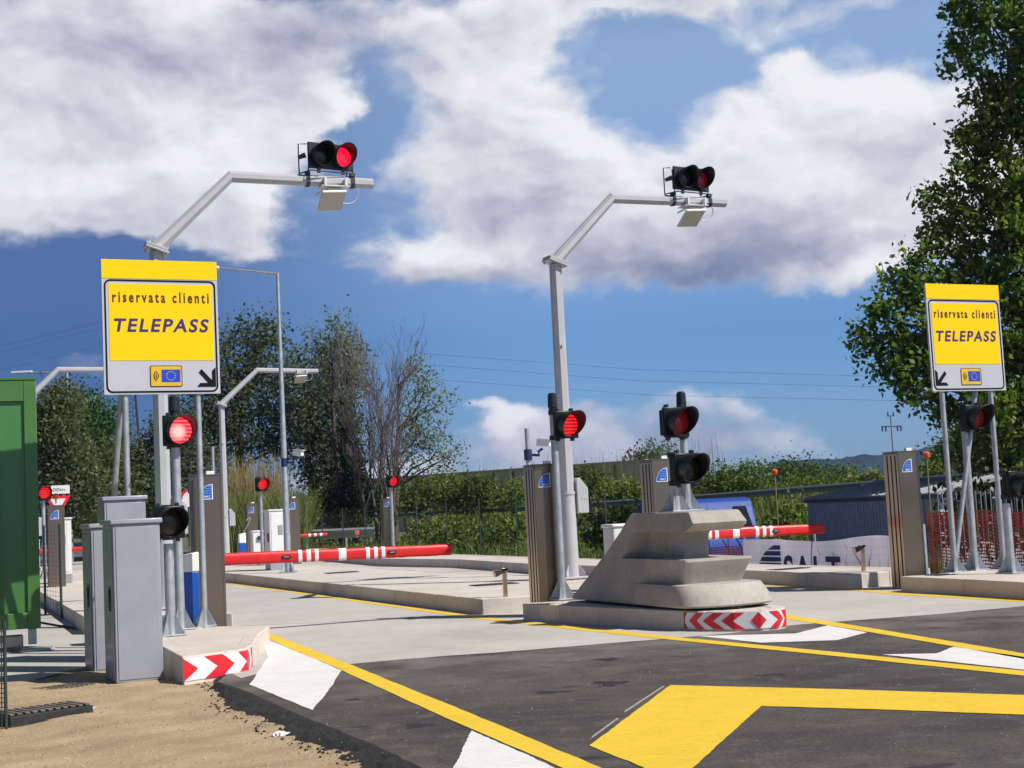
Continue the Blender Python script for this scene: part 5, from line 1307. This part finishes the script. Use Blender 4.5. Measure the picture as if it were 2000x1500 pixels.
def tel_pole(px, ytop, ybase, Y, label, arm=1.4, r=.12):
    q = P(px, ybase, Y); zb = q.z - 3; zt = P(px, ytop, Y).z; t = thing('power_pole', label, 'power pole', (q.x, q.y, zb), .4, 'distant power poles'); H_ = zt - zb
    MB().tube([(0, 0, 0), (0, 0, H_)], [r * 1.3, r], 10).build('pole', M['cabinet'], t)
    MB().box((0, 0, H_ - arm * .9), (arm * 2, .12, .12)).build('crossarm', M['dark_metal'], t)
    mb = MB()
    for x in (-arm * .95, -arm * .6, arm * .6, arm * .95): mb.tube([(x, 0, H_ - arm * .9 - .5), (x, 0, H_ - arm * .9 + .1)], .08, 8)
    mb.tube([(-.35, 0, H_), (-.35, 0, H_ + .4)], .07, 8); mb.tube([(.35, 0, H_), (.35, 0, H_ + .4)], .07, 8); mb.box((0, 0, H_), (.9, .1, .1))
    mb.build('insulator', M['dark_metal'], t)
tel_pole(1745, 812, 885, 150, 'slim power pole with crossarm standing against the blue hills', 1.25, .09)
tel_pole(1411, 902, 925, 150, 'short distant power pole above the reeds right of the concrete block', 1.2, .09)
def pylon(px, py_, ybase, Y, w, label, H_top, taper=.35):
    q = P(px, ybase, Y); zb = q.z; zt = H_top; t = thing('lattice_pylon', label, 'pylon', (q.x, q.y, zb), .35); H_ = zt - zb; mb = MB(); n = 14
    cor = lambda a: [Vector((sx * (w / 2) * (1 - (1 - taper) * a), sy * (w / 2) * (1 - (1 - taper) * a), H_ * a)) for sx, sy in ((-1, -1), (1, -1), (1, 1), (-1, 1))]
    for i in range(n):
        a, b = cor(i / n), cor((i + 1) / n)
        for k in range(4):
            j = (k + 1) % 4; mb.tube([a[k], b[k]], .06, 5); mb.tube([a[k], b[j]], .03, 4); mb.tube([a[j], b[k]], .03, 4); mb.tube([a[k], a[j]], .03, 4)
    mb.build('lattice', M['dark_metal'], t)
pylon(258, 0, 925, 130, 1.75, 'lattice pylon standing between the trees below the left lane sign', P(256, 700, 130).z)
def wire(pts, label, r=.013):
    mb = MB(); b = Vector(pts[0]); q = [Vector(p) - b for p in pts]; out = []
    for a, c in zip(q, q[1:]):
        for k in range(12):
            u = k / 12; p = a.lerp(c, u); out.append(p)
    out.append(q[-1]); mb.tube(out, r, 5)
    o = mb.build('power_line', M['dark_metal']); o.location = b; tag(o, label, 'power line', 'thin power lines across the sky'); return o
W3 = [('uppermost of the thin power lines right of the willow, between tree and poplar', [(820, 690), (1250, 722), (1750, 736)]), ('middle thin power line between the willow and the poplar', [(830, 712), (1250, 744), (1780, 757)]),
      ('lowest thin power line between the willow and the poplar', [(840, 741), (1280, 772), (1780, 783)])]
for lb, pp in W3: wire([P(a, b, Y) for (a, b), Y in zip(pp, (170, 160, 150))], lb)
for lb, pp in [('uppermost thin power line over the green container', [(-60, 692), (200, 628)]), ('middle thin power line over the green container', [(-60, 702), (200, 640)]), ('lowest thin power line over the green container', [(-60, 738), (200, 674)])]:
    wire([P(pp[0][0], pp[0][1], 110), P(pp[1][0], pp[1][1], 130)], lb)

# far buildings
q = P(890, 930, 88); q2 = P(1262, 930, 80); t = thing('long_wall', 'long low beige panelled wall beyond the reeds and bushes', 'wall', (q.x, q.y, .3), math.atan2(q2.y - q.y, q2.x - q.x))
L = math.hypot(q2.x - q.x, q2.y - q.y); h0 = P(1050, 914, 84).z - .3
mb = MB(); mb.box((L / 2 - 6, .15, h0 / 2), (L + 12, .3, h0)); mb.build('wall', M['beige_wall'], t)
mb = MB()
for k in range(16): mb.box((-10 + k * (L + 8) / 15, -.02, h0 / 2 - .05), (.14, .06, h0 - .1))
mb.build('joint_post', M['wood'], t); MB().box((L / 2 - 6, .15, h0 + .04), (L + 12.1, .4, .08)).build('coping', M['beige_wall'], t)
q = P(600, 1000, 95); t = thing('wooden_shed', 'small ochre wooden shed under the trees behind the white cabinet', 'shed', (q.x, q.y, .0), .25)
zt = P(625, 985, 95).z
MB().box((.8, 1.5, zt / 2), (3.0, 3, zt)).build('wall', M['wood'], t); MB().box((.8, 1.5, zt + .06), (3.2, 3.2, .12)).build('roof', mat('shed_felt', (.20, .15, .07), .8), t)
mb = MB()
for k in range(12): mb.box((-.68 + k * .27, -.012, zt / 2), (.02, .024, zt - .1))
mb.build('board_joint', M['bark'], t)

# ------------------------------------------------------------------ vegetation
L_POP = mat_leaf('poplar_leaf', [(.055, .098, .022), (.095, .155, .030), (.155, .230, .040), (.24, .31, .06)], .42, .42)
L_DARK = mat_leaf('dark_tree_leaf', [(.058, .076, .046), (.085, .108, .060), (.115, .140, .078), (.155, .175, .108)], .5, .42)
L_OLIVE = mat_leaf('olive_tree_leaf', [(.066, .082, .038), (.095, .112, .050), (.13, .146, .070), (.175, .185, .105)], .5, .42)
L_GREY = mat_leaf('willow_leaf', [(.13, .155, .112), (.17, .195, .145), (.215, .24, .185), (.28, .30, .24)], .5, .42)
L_GREEN = mat_leaf('round_tree_leaf', [(.030, .078, .012), (.050, .115, .018), (.080, .155, .028)], .5, .3)
L_IVY = mat_leaf('ivy_leaf', [(.016, .032, .010), (.028, .054, .015), (.050, .080, .025)], .4, .15)
L_BUSH = mat_leaf('bush_leaf', [(.062, .100, .018), (.100, .152, .026), (.155, .212, .040), (.22, .262, .07)], .55, .35)
L_BUSHD = mat_leaf('dark_bush_leaf', [(.044, .076, .016), (.074, .114, .024), (.112, .158, .036)], .55, .3)
L_REED = mat_leaf('green_reed_leaf', [(.090, .125, .028), (.135, .175, .040), (.20, .225, .075), (.26, .24, .115)], .55, .35)

def limb_path(a, b, bend, r_):
    a, b = Vector(a), Vector(b); m1 = a.lerp(b, .35) + Vector((r_.uniform(-1, 1), r_.uniform(-1, 1), r_.uniform(.0, .6))) * bend; m2 = a.lerp(b, .7) + Vector((r_.uniform(-1, 1), r_.uniform(-1, 1), r_.uniform(0, .5))) * bend * .7
    return [a, m1, m2, b]
def tree(name, label, base, clumps, leaf, lm, bark='bark', tr=.22, top=None, seed=1, group=None, per=26, srad=.30, lim=1.0, cat='tree', droop=0, lean=(0, 0)):
    """clumps: (x, y, z, rx, ry, rz, twigs) in world metres"""
    r_ = random.Random(seed); base = Vector(base); t = thing(name, label, cat, tuple(base), 0, group); V = []; mb = MB()
    H_ = top if top else max(c[2] + c[5] * .5 for c in clumps) - base.z
    ax = [Vector((0, 0, -.3))] + [Vector((lean[0] * a + r_.uniform(-.12, .12), lean[1] * a + r_.uniform(-.12, .12), H_ * a)) for a in (.15, .3, .45, .6, .75, .9)]
    mb.tube(ax, [tr * 1.25] + [tr * (1 - a * .9) for a in (.15, .3, .45, .6, .75, .9)], 10)
    for (x, y, z, rx, ry, rz, k) in clumps:
        sub, pts = clump_points((x, y, z), (rx, ry, rz), k, per, srad); V.append(pts)
        c = Vector((x, y, z)) - base; j = max(1, min(5, int(6 * max(0, (c.z - rz * .8)) / H_)))
        if lim:
            mb.tube(limb_path(ax[j], c, .15 * (c - ax[j]).length, r_), [tr * .42 * lim, tr * .3 * lim, tr * .2 * lim, tr * .08 * lim], 6)
            for s_ in sub[:max(2, k // 4)]: mb.tube(limb_path(ax[j].lerp(c, .75), Vector(s_) - base, .12, r_), [tr * .13 * lim, tr * .10 * lim, tr * .07 * lim, tr * .03 * lim], 4)
    V = np.concatenate(V); V = V - np.array(base)
    mb.build('trunk', M[bark], t); part_mesh('crown', np_mesh('crown', leaf_verts(V, leaf, droop=droop), 4, lm), t)
    return t
def px_clumps(lst, Y, depth=.8, dens=1.0, dy=0):
    out = []; r_ = random.Random(len(lst) + int(Y))
    for (px, py, rx, ry) in lst:
        q = P(px, py, Y + dy); s = Y / F; R_ = math.sqrt(rx * ry) * s * depth
        out.append((q.x, q.y + r_.uniform(-.5, .5) * R_, q.z, rx * s, R_, ry * s, max(4, int(dens * rx * ry * s * s * 9))))
    return out
def base_at(px, Y, z=0): q = P(px, 1000, Y); return (q.x, q.y, z)

# big poplar at the right edge
pop = [(1905, 20, 60, 45), (1960, -40, 80, 60), (1880, 105, 45, 40), (1960, 70, 70, 60), (1920, 165, 38, 30), (1985, 170, 60, 60), (1900, 275, 45, 35), (1870, 262, 26, 18), (1960, 265, 60, 60), (1945, 215, 40, 30),
       (1880, 345, 42, 30), (1960, 350, 70, 60), (1835, 390, 36, 24), (1870, 420, 55, 40), (1950, 440, 80, 60), (1840, 475, 46, 28), (1900, 520, 70, 45), (1980, 540, 70, 60), (1770, 535, 42, 22), (1800, 500, 24, 16), (1820, 560, 60, 36), (1890, 600, 70, 50),
       (1735, 590, 44, 26), (1700, 622, 36, 18), (1790, 630, 60, 40), (1680, 655, 24, 14), (1735, 668, 50, 26), (1850, 680, 80, 50), (1715, 700, 36, 18), (1775, 715, 56, 30), (1960, 650, 80, 60), (1800, 765, 46, 28), (1870, 770, 60, 50), (1835, 800, 30, 18), (1785, 740, 34, 22), (1920, 845, 60, 50), (1880, 880, 40, 30), (1960, 800, 80, 60), (1990, 900, 70, 70), (1935, 950, 55, 50), (2000, 730, 70, 60),
       (2060, 40, 90, 90), (2070, 220, 100, 100), (2080, 400, 110, 100), (2090, 580, 120, 100), (2100, 760, 120, 110), (2090, 930, 110, 90), (2170, 300, 110, 160), (2190, 600, 130, 180), (2060, -140, 90, 90), (1970, 420, 60, 60), (1990, 1000, 60, 50), (1920, 1010, 40, 40)]
YP = 38
tree('poplar_tree', 'big leafy poplar tree towering behind the right lane sign', base_at(2085, YP, -.6), px_clumps(pop, YP, 1.0, 4.6), .092, L_POP, tr=.36, seed=4, per=36, srad=.18, lim=.6)
tree('poplar_tree', 'dark leafy tree behind the big poplar at the right edge', base_at(2030, 52, -.3), px_clumps([(1950, 900, 90, 80), (2040, 850, 100, 110), (1890, 960, 50, 50), (2090, 960, 90, 80)], 52, .9, 1.2), .16, L_DARK, tr=.25, seed=5)

# trees in the middle distance
G1 = 'trees beyond the far gates'
tree('dark_tree', 'dark bushy tree right behind the left lane sign', base_at(470, 72), px_clumps([(440, 665, 30, 36), (500, 660, 48, 36), (455, 720, 60, 50), (525, 700, 48, 50), (450, 790, 66, 60), (525, 780, 62, 60), (480, 855, 70, 50), (548, 850, 44, 50), (530, 655, 24, 22), (400, 800, 50, 70), (380, 880, 60, 50)], 72, .9, 2.35), 0.104, L_DARK, tr=.3, seed=11, group=G1, per=33, srad=.42)
tree('dark_tree', 'dark grey-green tree between the lamp column and the ivy-clad trunk', base_at(610, 76), px_clumps([(590, 720, 34, 34), (585, 780, 44, 40), (640, 745, 50, 50), (620, 820, 60, 50), (665, 830, 44, 60), (590, 860, 40, 36), (640, 890, 48, 36), (612, 930, 40, 26), (670, 910, 44, 40), (640, 960, 36, 30), (660, 700, 30, 30)], 76, .9, 3.30), 0.104, L_DARK, tr=.25, seed=12, group=G1, per=30, srad=.42)
tree('willow_tree', 'tall pointed silvery tree left of the bare tree', base_at(668, 70), px_clumps([(660, 632, 16, 22), (655, 665, 26, 28), (680, 680, 26, 32), (612, 665, 16, 20), (628, 695, 26, 26), (664, 715, 34, 30), (700, 720, 26, 36), (640, 742, 34, 26), (690, 765, 30, 30)], 70, .9, 3.30), 0.084, L_GREY, tr=.2, seed=13, group=G1, per=30, srad=.34, lean=(-.3, 0), lim=.45)
tree('willow_tree', 'silvery leaning tree right of the bare tree', base_at(770, 72), px_clumps([(822, 705, 20, 20), (835, 735, 24, 26), (818, 765, 30, 30), (842, 790, 22, 28), (800, 810, 30, 34), (835, 835, 34, 30), (868, 785, 12, 14), (812, 870, 40, 30), (856, 875, 30, 28), (790, 850, 30, 30), (880, 890, 16, 20), (835, 910, 44, 22), (780, 905, 30, 24), (800, 730, 14, 18)], 72, .9, 1.88), 0.084, L_GREY, tr=.2, seed=14, group=G1, per=27, srad=.34, lean=(.6, 0))
tree('ivy_tree', 'dark ivy-clad tree trunk beside the bare tree', base_at(696, 69), px_clumps([(677, 800, 8, 26), (680, 840, 11, 28), (684, 880, 15, 30), (690, 920, 22, 32), (694, 960, 30, 34), (720, 985, 40, 24), (664, 985, 34, 24)], 69, .9, 13.16), 0.071, L_IVY, tr=.25, seed=15, group=G1, per=39, srad=.2, lean=(-.4, 0), top=7)
tree('olive_tree', 'olive green poplar just right of the green container', base_at(110, 60), px_clumps([(100, 770, 30, 26), (120, 800, 34, 36), (90, 830, 44, 50), (135, 860, 36, 50), (100, 910, 56, 50), (150, 930, 40, 50), (125, 985, 60, 40), (195, 980, 40, 40), (60, 880, 50, 80), (130, 770, 14, 18)], 60, .9, 4.81), 0.092, L_OLIVE, tr=.25, seed=16, group=G1, per=36, srad=.36)
tree('round_tree', 'bright green round-topped tree left of the pylon', base_at(185, 88), px_clumps([(160, 800, 44, 30), (195, 830, 34, 34), (170, 850, 60, 50), (215, 870, 30, 40), (180, 930, 60, 60), (140, 790, 20, 16)], 88, .9, 2.78), 0.125, L_GREEN, tr=.3, seed=17, group=G1, per=33, srad=.5)
tree('olive_tree', 'olive grey tree behind the left lane sign posts', base_at(230, 66), px_clumps([(185, 900, 46, 40), (215, 930, 40, 44), (200, 980, 56, 40), (245, 960, 36, 50)], 66, .9, 4.55), 0.092, L_OLIVE, tr=.2, seed=18, group=G1, per=36, srad=.36)
tree('dark_tree', 'dark tree between the pylon and the left gantry mast', base_at(285, 68), px_clumps([(268, 892, 26, 20), (318, 850, 30, 34), (270, 920, 40, 40), (320, 910, 50, 60), (350, 850, 40, 50), (290, 970, 60, 40), (360, 960, 60, 50), (400, 930, 40, 60)], 68, .9, 4.05), 0.096, L_DARK, tr=.2, seed=19, group=G1, per=36, srad=.38)
tree('olive_tree', 'distant round tree beyond the beige wall', base_at(1275, 130, .3), px_clumps([(1262, 893, 22, 16), (1290, 888, 18, 14), (1240, 903, 20, 10), (1315, 900, 16, 12)], 130, .9, 2.53), 0.150, L_OLIVE, tr=.25, seed=20, per=33, srad=.6)
tree('olive_tree', 'bushy tree at the foot of the hills left of the slotted steel column', base_at(1560, 120, .5), px_clumps([(1560, 922, 46, 12), (1605, 930, 46, 12), (1520, 930, 40, 10), (1650, 934, 40, 9)], 120, .9, 3.04), 0.142, L_BUSHD, tr=.25, seed=21, per=36, srad=.6)
tree('olive_tree', 'dark tree at the foot of the hills beside the right lane sign', base_at(1870, 95, .5), px_clumps([(1850, 900, 34, 30), (1890, 870, 40, 46), (1820, 925, 30, 16)], 95, .9, 3.04), 0.125, L_BUSHD, tr=.25, seed=22, per=36, srad=.5)

# leafless tree
M['bark_twig'] = mat('twig_bark', (.17, .135, .125), .9, 0, .2, 8)
def bare_tree():
    r_ = random.Random(42); b = Vector(base_at(732, 67)); t = thing('bare_tree', 'leafless tree with many upright branches among the leafy trees', 'tree', tuple(b), 0, G1); mb = MB(); tw = MB()
    def grow(p, d, L_, r, lev):
        pts = [p]; n = 6 if lev < 2 else 4; rs = [r]
        for i in range(n):
            d = (d + Vector((r_.uniform(-.12, .12), r_.uniform(-.12, .12), .05)) * (1 + .3 * lev)).normalized(); pts.append(pts[-1] + d * L_ / n); rs.append(max(.006, r * (1 - .75 * (i + 1) / n)))
        (mb if lev < 2 else tw).tube(pts, rs, 8 if lev < 2 else 4)
        if lev >= 4: return
        k = (8, 6, 4, 2)[lev]
        for j in range(k):
            a = r_.uniform(.25, .98) if lev else r_.uniform(.2, .95); i = min(n - 1, int(a * n)); q = pts[i].lerp(pts[i + 1], a * n - i)
            dd = (pts[i + 1] - pts[i]).normalized(); side = Vector((r_.uniform(-1, 1), r_.uniform(-1, 1), r_.uniform(-.1, .5))).normalized()
            grow(q, (dd + side * r_.uniform(.30, .62)).normalized(), L_ * r_.uniform(.38, .6), max(.0075, rs[i] * r_.uniform(.38, .56)), lev + 1)
    for (px, tilt, L_, r) in [(722, .00, 5.0, .09), (742, .03, 6.5, .12), (733, .01, 6.2, .10), (754, .16, 6.0, .10), (762, .12, 5.2, .09)]:
        q = Vector(base_at(px, 67)); grow(q - b, Vector((tilt, r_.uniform(-.1, .1), 1)).normalized(), L_, r, 0)
    mb.build('trunk', M['bark_pale'], t); tw.build('branches', M['bark_twig'], t)
bare_tree()

# dry reeds and green cane
def blades(items, w, name, lm, kind='stuff', lean=.25, seg=3):
    """items: array (x, y, z, height)"""
    it = np.asarray(items, float); n = len(it); a = rng.uniform(0, 2 * np.pi, n); dx, dy = np.cos(a), np.sin(a); la = rng.uniform(.2, 1, n) * lean * it[:, 3]
    la_a = rng.uniform(0, 2 * np.pi, n); lx, ly = np.cos(la_a) * la, np.sin(la_a) * la; V = []
    for k in range(seg):
        f0, f1 = k / seg, (k + 1) / seg; w0, w1 = w * (1 - f0 * .8), w * (1 - f1 * .8)
        c0 = it[:, :3] + np.stack([lx * f0 ** 2, ly * f0 ** 2, it[:, 3] * f0], 1); c1 = it[:, :3] + np.stack([lx * f1 ** 2, ly * f1 ** 2, it[:, 3] * f1], 1)
        o = np.stack([dx, dy, np.zeros(n)], 1); V.append(np.stack([c0 - o * w0, c0 + o * w0, c1 + o * w1, c1 - o * w1], 1))
    o = bpy.data.objects.new(name, np_mesh(name, np.concatenate(V).reshape(-1, 3), 4, lm)); C.objects.link(o)
    if kind: o['kind'] = kind
    return o
def strip_items(pxs, Y0, Y1, n, zfun, h0, h1):
    px = rng.uniform(pxs[0], pxs[1], n); Y = rng.uniform(Y0, Y1, n); x = np.array([P(a, 1000, b).x for a, b in zip(px, Y)])
    return np.stack([x, Y, zfun(x, Y), rng.uniform(h0, h1, n)], 1)
th = lambda x, y: terrain_h(x, y)
blades(strip_items((445, 560), 60, 66, 1300, th, 2.6, 4.6), .022, 'dry_reeds', M['reed'], lean=.16)
blades(strip_items((430, 600), 57, 66, 5000, th, 1.2, 3.0), .03, 'green_reeds', L_REED, lean=.35)

# greenery of the bank: grass, undergrowth and single bushes
n = 52000; s = rng.uniform(.3, 15.5, n); k = rng.uniform(-18, 48, n)
x = F0.x + FN.x * s + FD.x * k; y = F0.y + FN.y * s + FD.y * k; hh = (.25 + .35 * rng.random(n)) * (1 + .5 * np.sin(x * .9) * np.sin(y * .7)); keep = ~((y < 43) & (y > 23) & (x > 3.5 + 0 * y) & (s > 1) & (s < 11))
blades(np.stack([x, y, th(x, y), hh * 1.15], 1)[keep], .018, 'bank_grass', L_REED, lean=.5, seg=2)
def leafstuff(name, pts, rad, per, leaf, lm, kind='stuff', droop=0):
    pts = np.asarray(pts); V = pts[:, None, :] + rng.normal(size=(len(pts), per, 3)) * rad * np.array([1, 1, .7]); o = bpy.data.objects.new(name, np_mesh(name, leaf_verts(V.reshape(-1, 3), leaf, droop=droop), 4, lm)); C.objects.link(o)
    if kind: o['kind'] = kind
    return o
n = 5200; s = rng.uniform(2.5, 13.2, n); k = rng.uniform(-6, 48, n); x = F0.x + FN.x * s + FD.x * k; y = F0.y + FN.y * s + FD.y * k; keep = ~((y < 43.5) & (y > 23) & (x > 3.5) & (s < 11.5))
cl_ = np.sin(x * .55 + 1) * np.sin(y * .43) + .5 * np.sin(x * 1.3) * np.cos(y * 1.1); keep &= cl_ > -.55
leafstuff('bank_undergrowth', np.stack([x, y, th(x, y) + .25 + rng.uniform(0, .5, n)], 1)[keep], .28, 26, .068, L_BUSH)
# cane and thicket above the guard rail
n = 9000; px = rng.uniform(840, 1900, n); Y = 84 - (px - 700) / 1200 * 38 + rng.uniform(2.5, 9, n); x = np.array([P(a, 980, b).x for a, b in zip(px, Y)])
blades(np.stack([x, Y, th(x, Y), rng.uniform(.7, 2.0, n) * (1 + .45 * np.sin(x * .9 + 1) * np.sin(Y * .7)) * np.interp(px, [1400, 1480, 1760, 1900], [1.1, .62, .55, .6])], 1), .035, 'cane_thicket', L_REED, lean=.4)
n = 260; px = rng.uniform(880, 1420, n); Y = 84 - (px - 700) / 1200 * 38 + rng.uniform(3, 8, n); x = np.array([P(a, 980, b).x for a, b in zip(px, Y)])
blades(np.stack([x, Y, th(x, Y), rng.uniform(2.8, 4.2, n)], 1), .022, 'tall_reed_stalks', L_REED, lean=.12)

def bush(px, py, rx, ry, Y, label, lm, seed, dens=3.2, leaf=.085, group='bushes on the green bank', per=30, srad=.22):
    c = px_clumps([(px, py, rx, ry), (px - rx * .5, py + ry * .35, rx * .6, ry * .6), (px + rx * .5, py + ry * .3, rx * .55, ry * .65)], Y, .9, dens * 1.5); q = P(px, py, Y); gz = float(terrain_h(q.x, q.y))
    return tree('bush', label, (q.x, q.y, gz), c, leaf, lm, tr=.06, seed=seed, group=group, per=per, srad=srad, cat='bush')
B = [(935, 955, 40, 34, 74, 'dark green bush with pointed top left of the slotted steel column', L_BUSHD), (905, 968, 34, 26, 76, 'dark green bush left of the pointed bush above the guard rail', L_BUSHD), (1000, 966, 36, 26, 72, 'light green bush just left of the steel column near the crash block', L_BUSH),
     (860, 955, 44, 34, 78, 'bright green bush right of the small red light', L_BUSH), (815, 968, 40, 30, 76, 'bushy green shrub behind the small red light', L_BUSHD), (1150, 948, 34, 34, 68, 'dark green bush right of the gantry mast box', L_BUSHD), (1195, 968, 36, 26, 66, 'light green bush between the mast box and the steel column', L_BUSH), (1235, 960, 30, 24, 66, 'green bush left of the column behind the crash block', L_BUSH),
     (1400, 940, 44, 28, 64, 'dark thicket bush right of the low unlit traffic light', L_BUSHD), (1455, 935, 40, 28, 62, 'green bush above the blue van', L_BUSH), (1540, 952, 50, 18, 64, 'yellow-green bush left of the metal shed', L_BUSH), (1640, 942, 44, 13, 62, 'green bush above the metal shed roof', L_BUSH), (1700, 937, 40, 14, 60, 'pale green bush beside the slotted steel column', L_REED), (1560, 1000, 34, 26, 50, 'bright green bush between the van and the metal shed', L_BUSH), (1530, 1010, 26, 20, 46, 'small green bush right of the blue van', L_BUSH),
     (1845, 920, 40, 24, 58, 'pale green bush right of the slotted steel column', L_BUSH),
     (960, 1058, 40, 24, 44, 'dark shrub on the bank left of the steel column', L_BUSHD), (900, 1040, 40, 30, 50, 'brownish green shrub on the bank near the end of the red barrier', L_BUSH), (1170, 1040, 40, 28, 44, 'dark shrub on the bank left of the crash block', L_BUSHD), (1240, 1020, 40, 28, 44, 'dark green shrub on the bank behind the crash block', L_BUSHD), (1000, 1030, 36, 18, 50, 'green shrub below the guard rail by the steel column', L_BUSH), (840, 1036, 40, 18, 52, 'green shrub on the bank behind the far steel column', L_BUSH),
     (620, 1012, 34, 14, 74, 'low bright green shrub behind the grey guard rail', L_BUSH), (680, 1018, 44, 18, 68, 'broad bright green shrub left of the far steel column', L_BUSH), (570, 1000, 26, 26, 74, 'green shrub right of the dry reeds', L_BUSH), (470, 985, 40, 34, 64, 'green shrub under the dry reeds', L_BUSHD), (600, 985, 24, 20, 72, 'light green shrub behind the lamp column', L_BUSH),
     (60, 1030, 60, 40, 62, 'dark shrub under the olive poplar', L_BUSHD), (200, 1015, 60, 36, 72, 'dark shrub behind the distant road', L_BUSHD), (320, 1010, 60, 36, 72, 'dark shrub behind the left island posts', L_BUSHD), (400, 1010, 40, 36, 70, 'dark shrub behind the left steel column', L_BUSHD), (750, 985, 30, 24, 72, 'shrub at the foot of the bare tree', L_BUSHD)]
B += [(1880, 1000, 44, 52, 31, 'dark shrub behind the orange net, next to the end of the metal shed', L_IVY), (1945, 1000, 48, 60, 30.5, 'dark shrub behind the right lane sign posts', L_IVY), (2010, 990, 52, 64, 30, 'dark shrub behind the low traffic light at the right edge', L_IVY)]
for i, (px, py, rx, ry, Y, lb, lm) in enumerate(B): bush(px, py, rx, ry, Y, lb, lm, 100 + i)
# distant wood that closes the view
n = 900; px = rng.uniform(-300, 2400, n); Y = rng.uniform(200, 320, n); x = np.array([P(a, 980, b).x for a, b in zip(px, Y)])
leafstuff('distant_wood', np.stack([x, Y, .2 + rng.uniform(0, 1.5, n)], 1), .8, 40, .6, L_BUSHD)
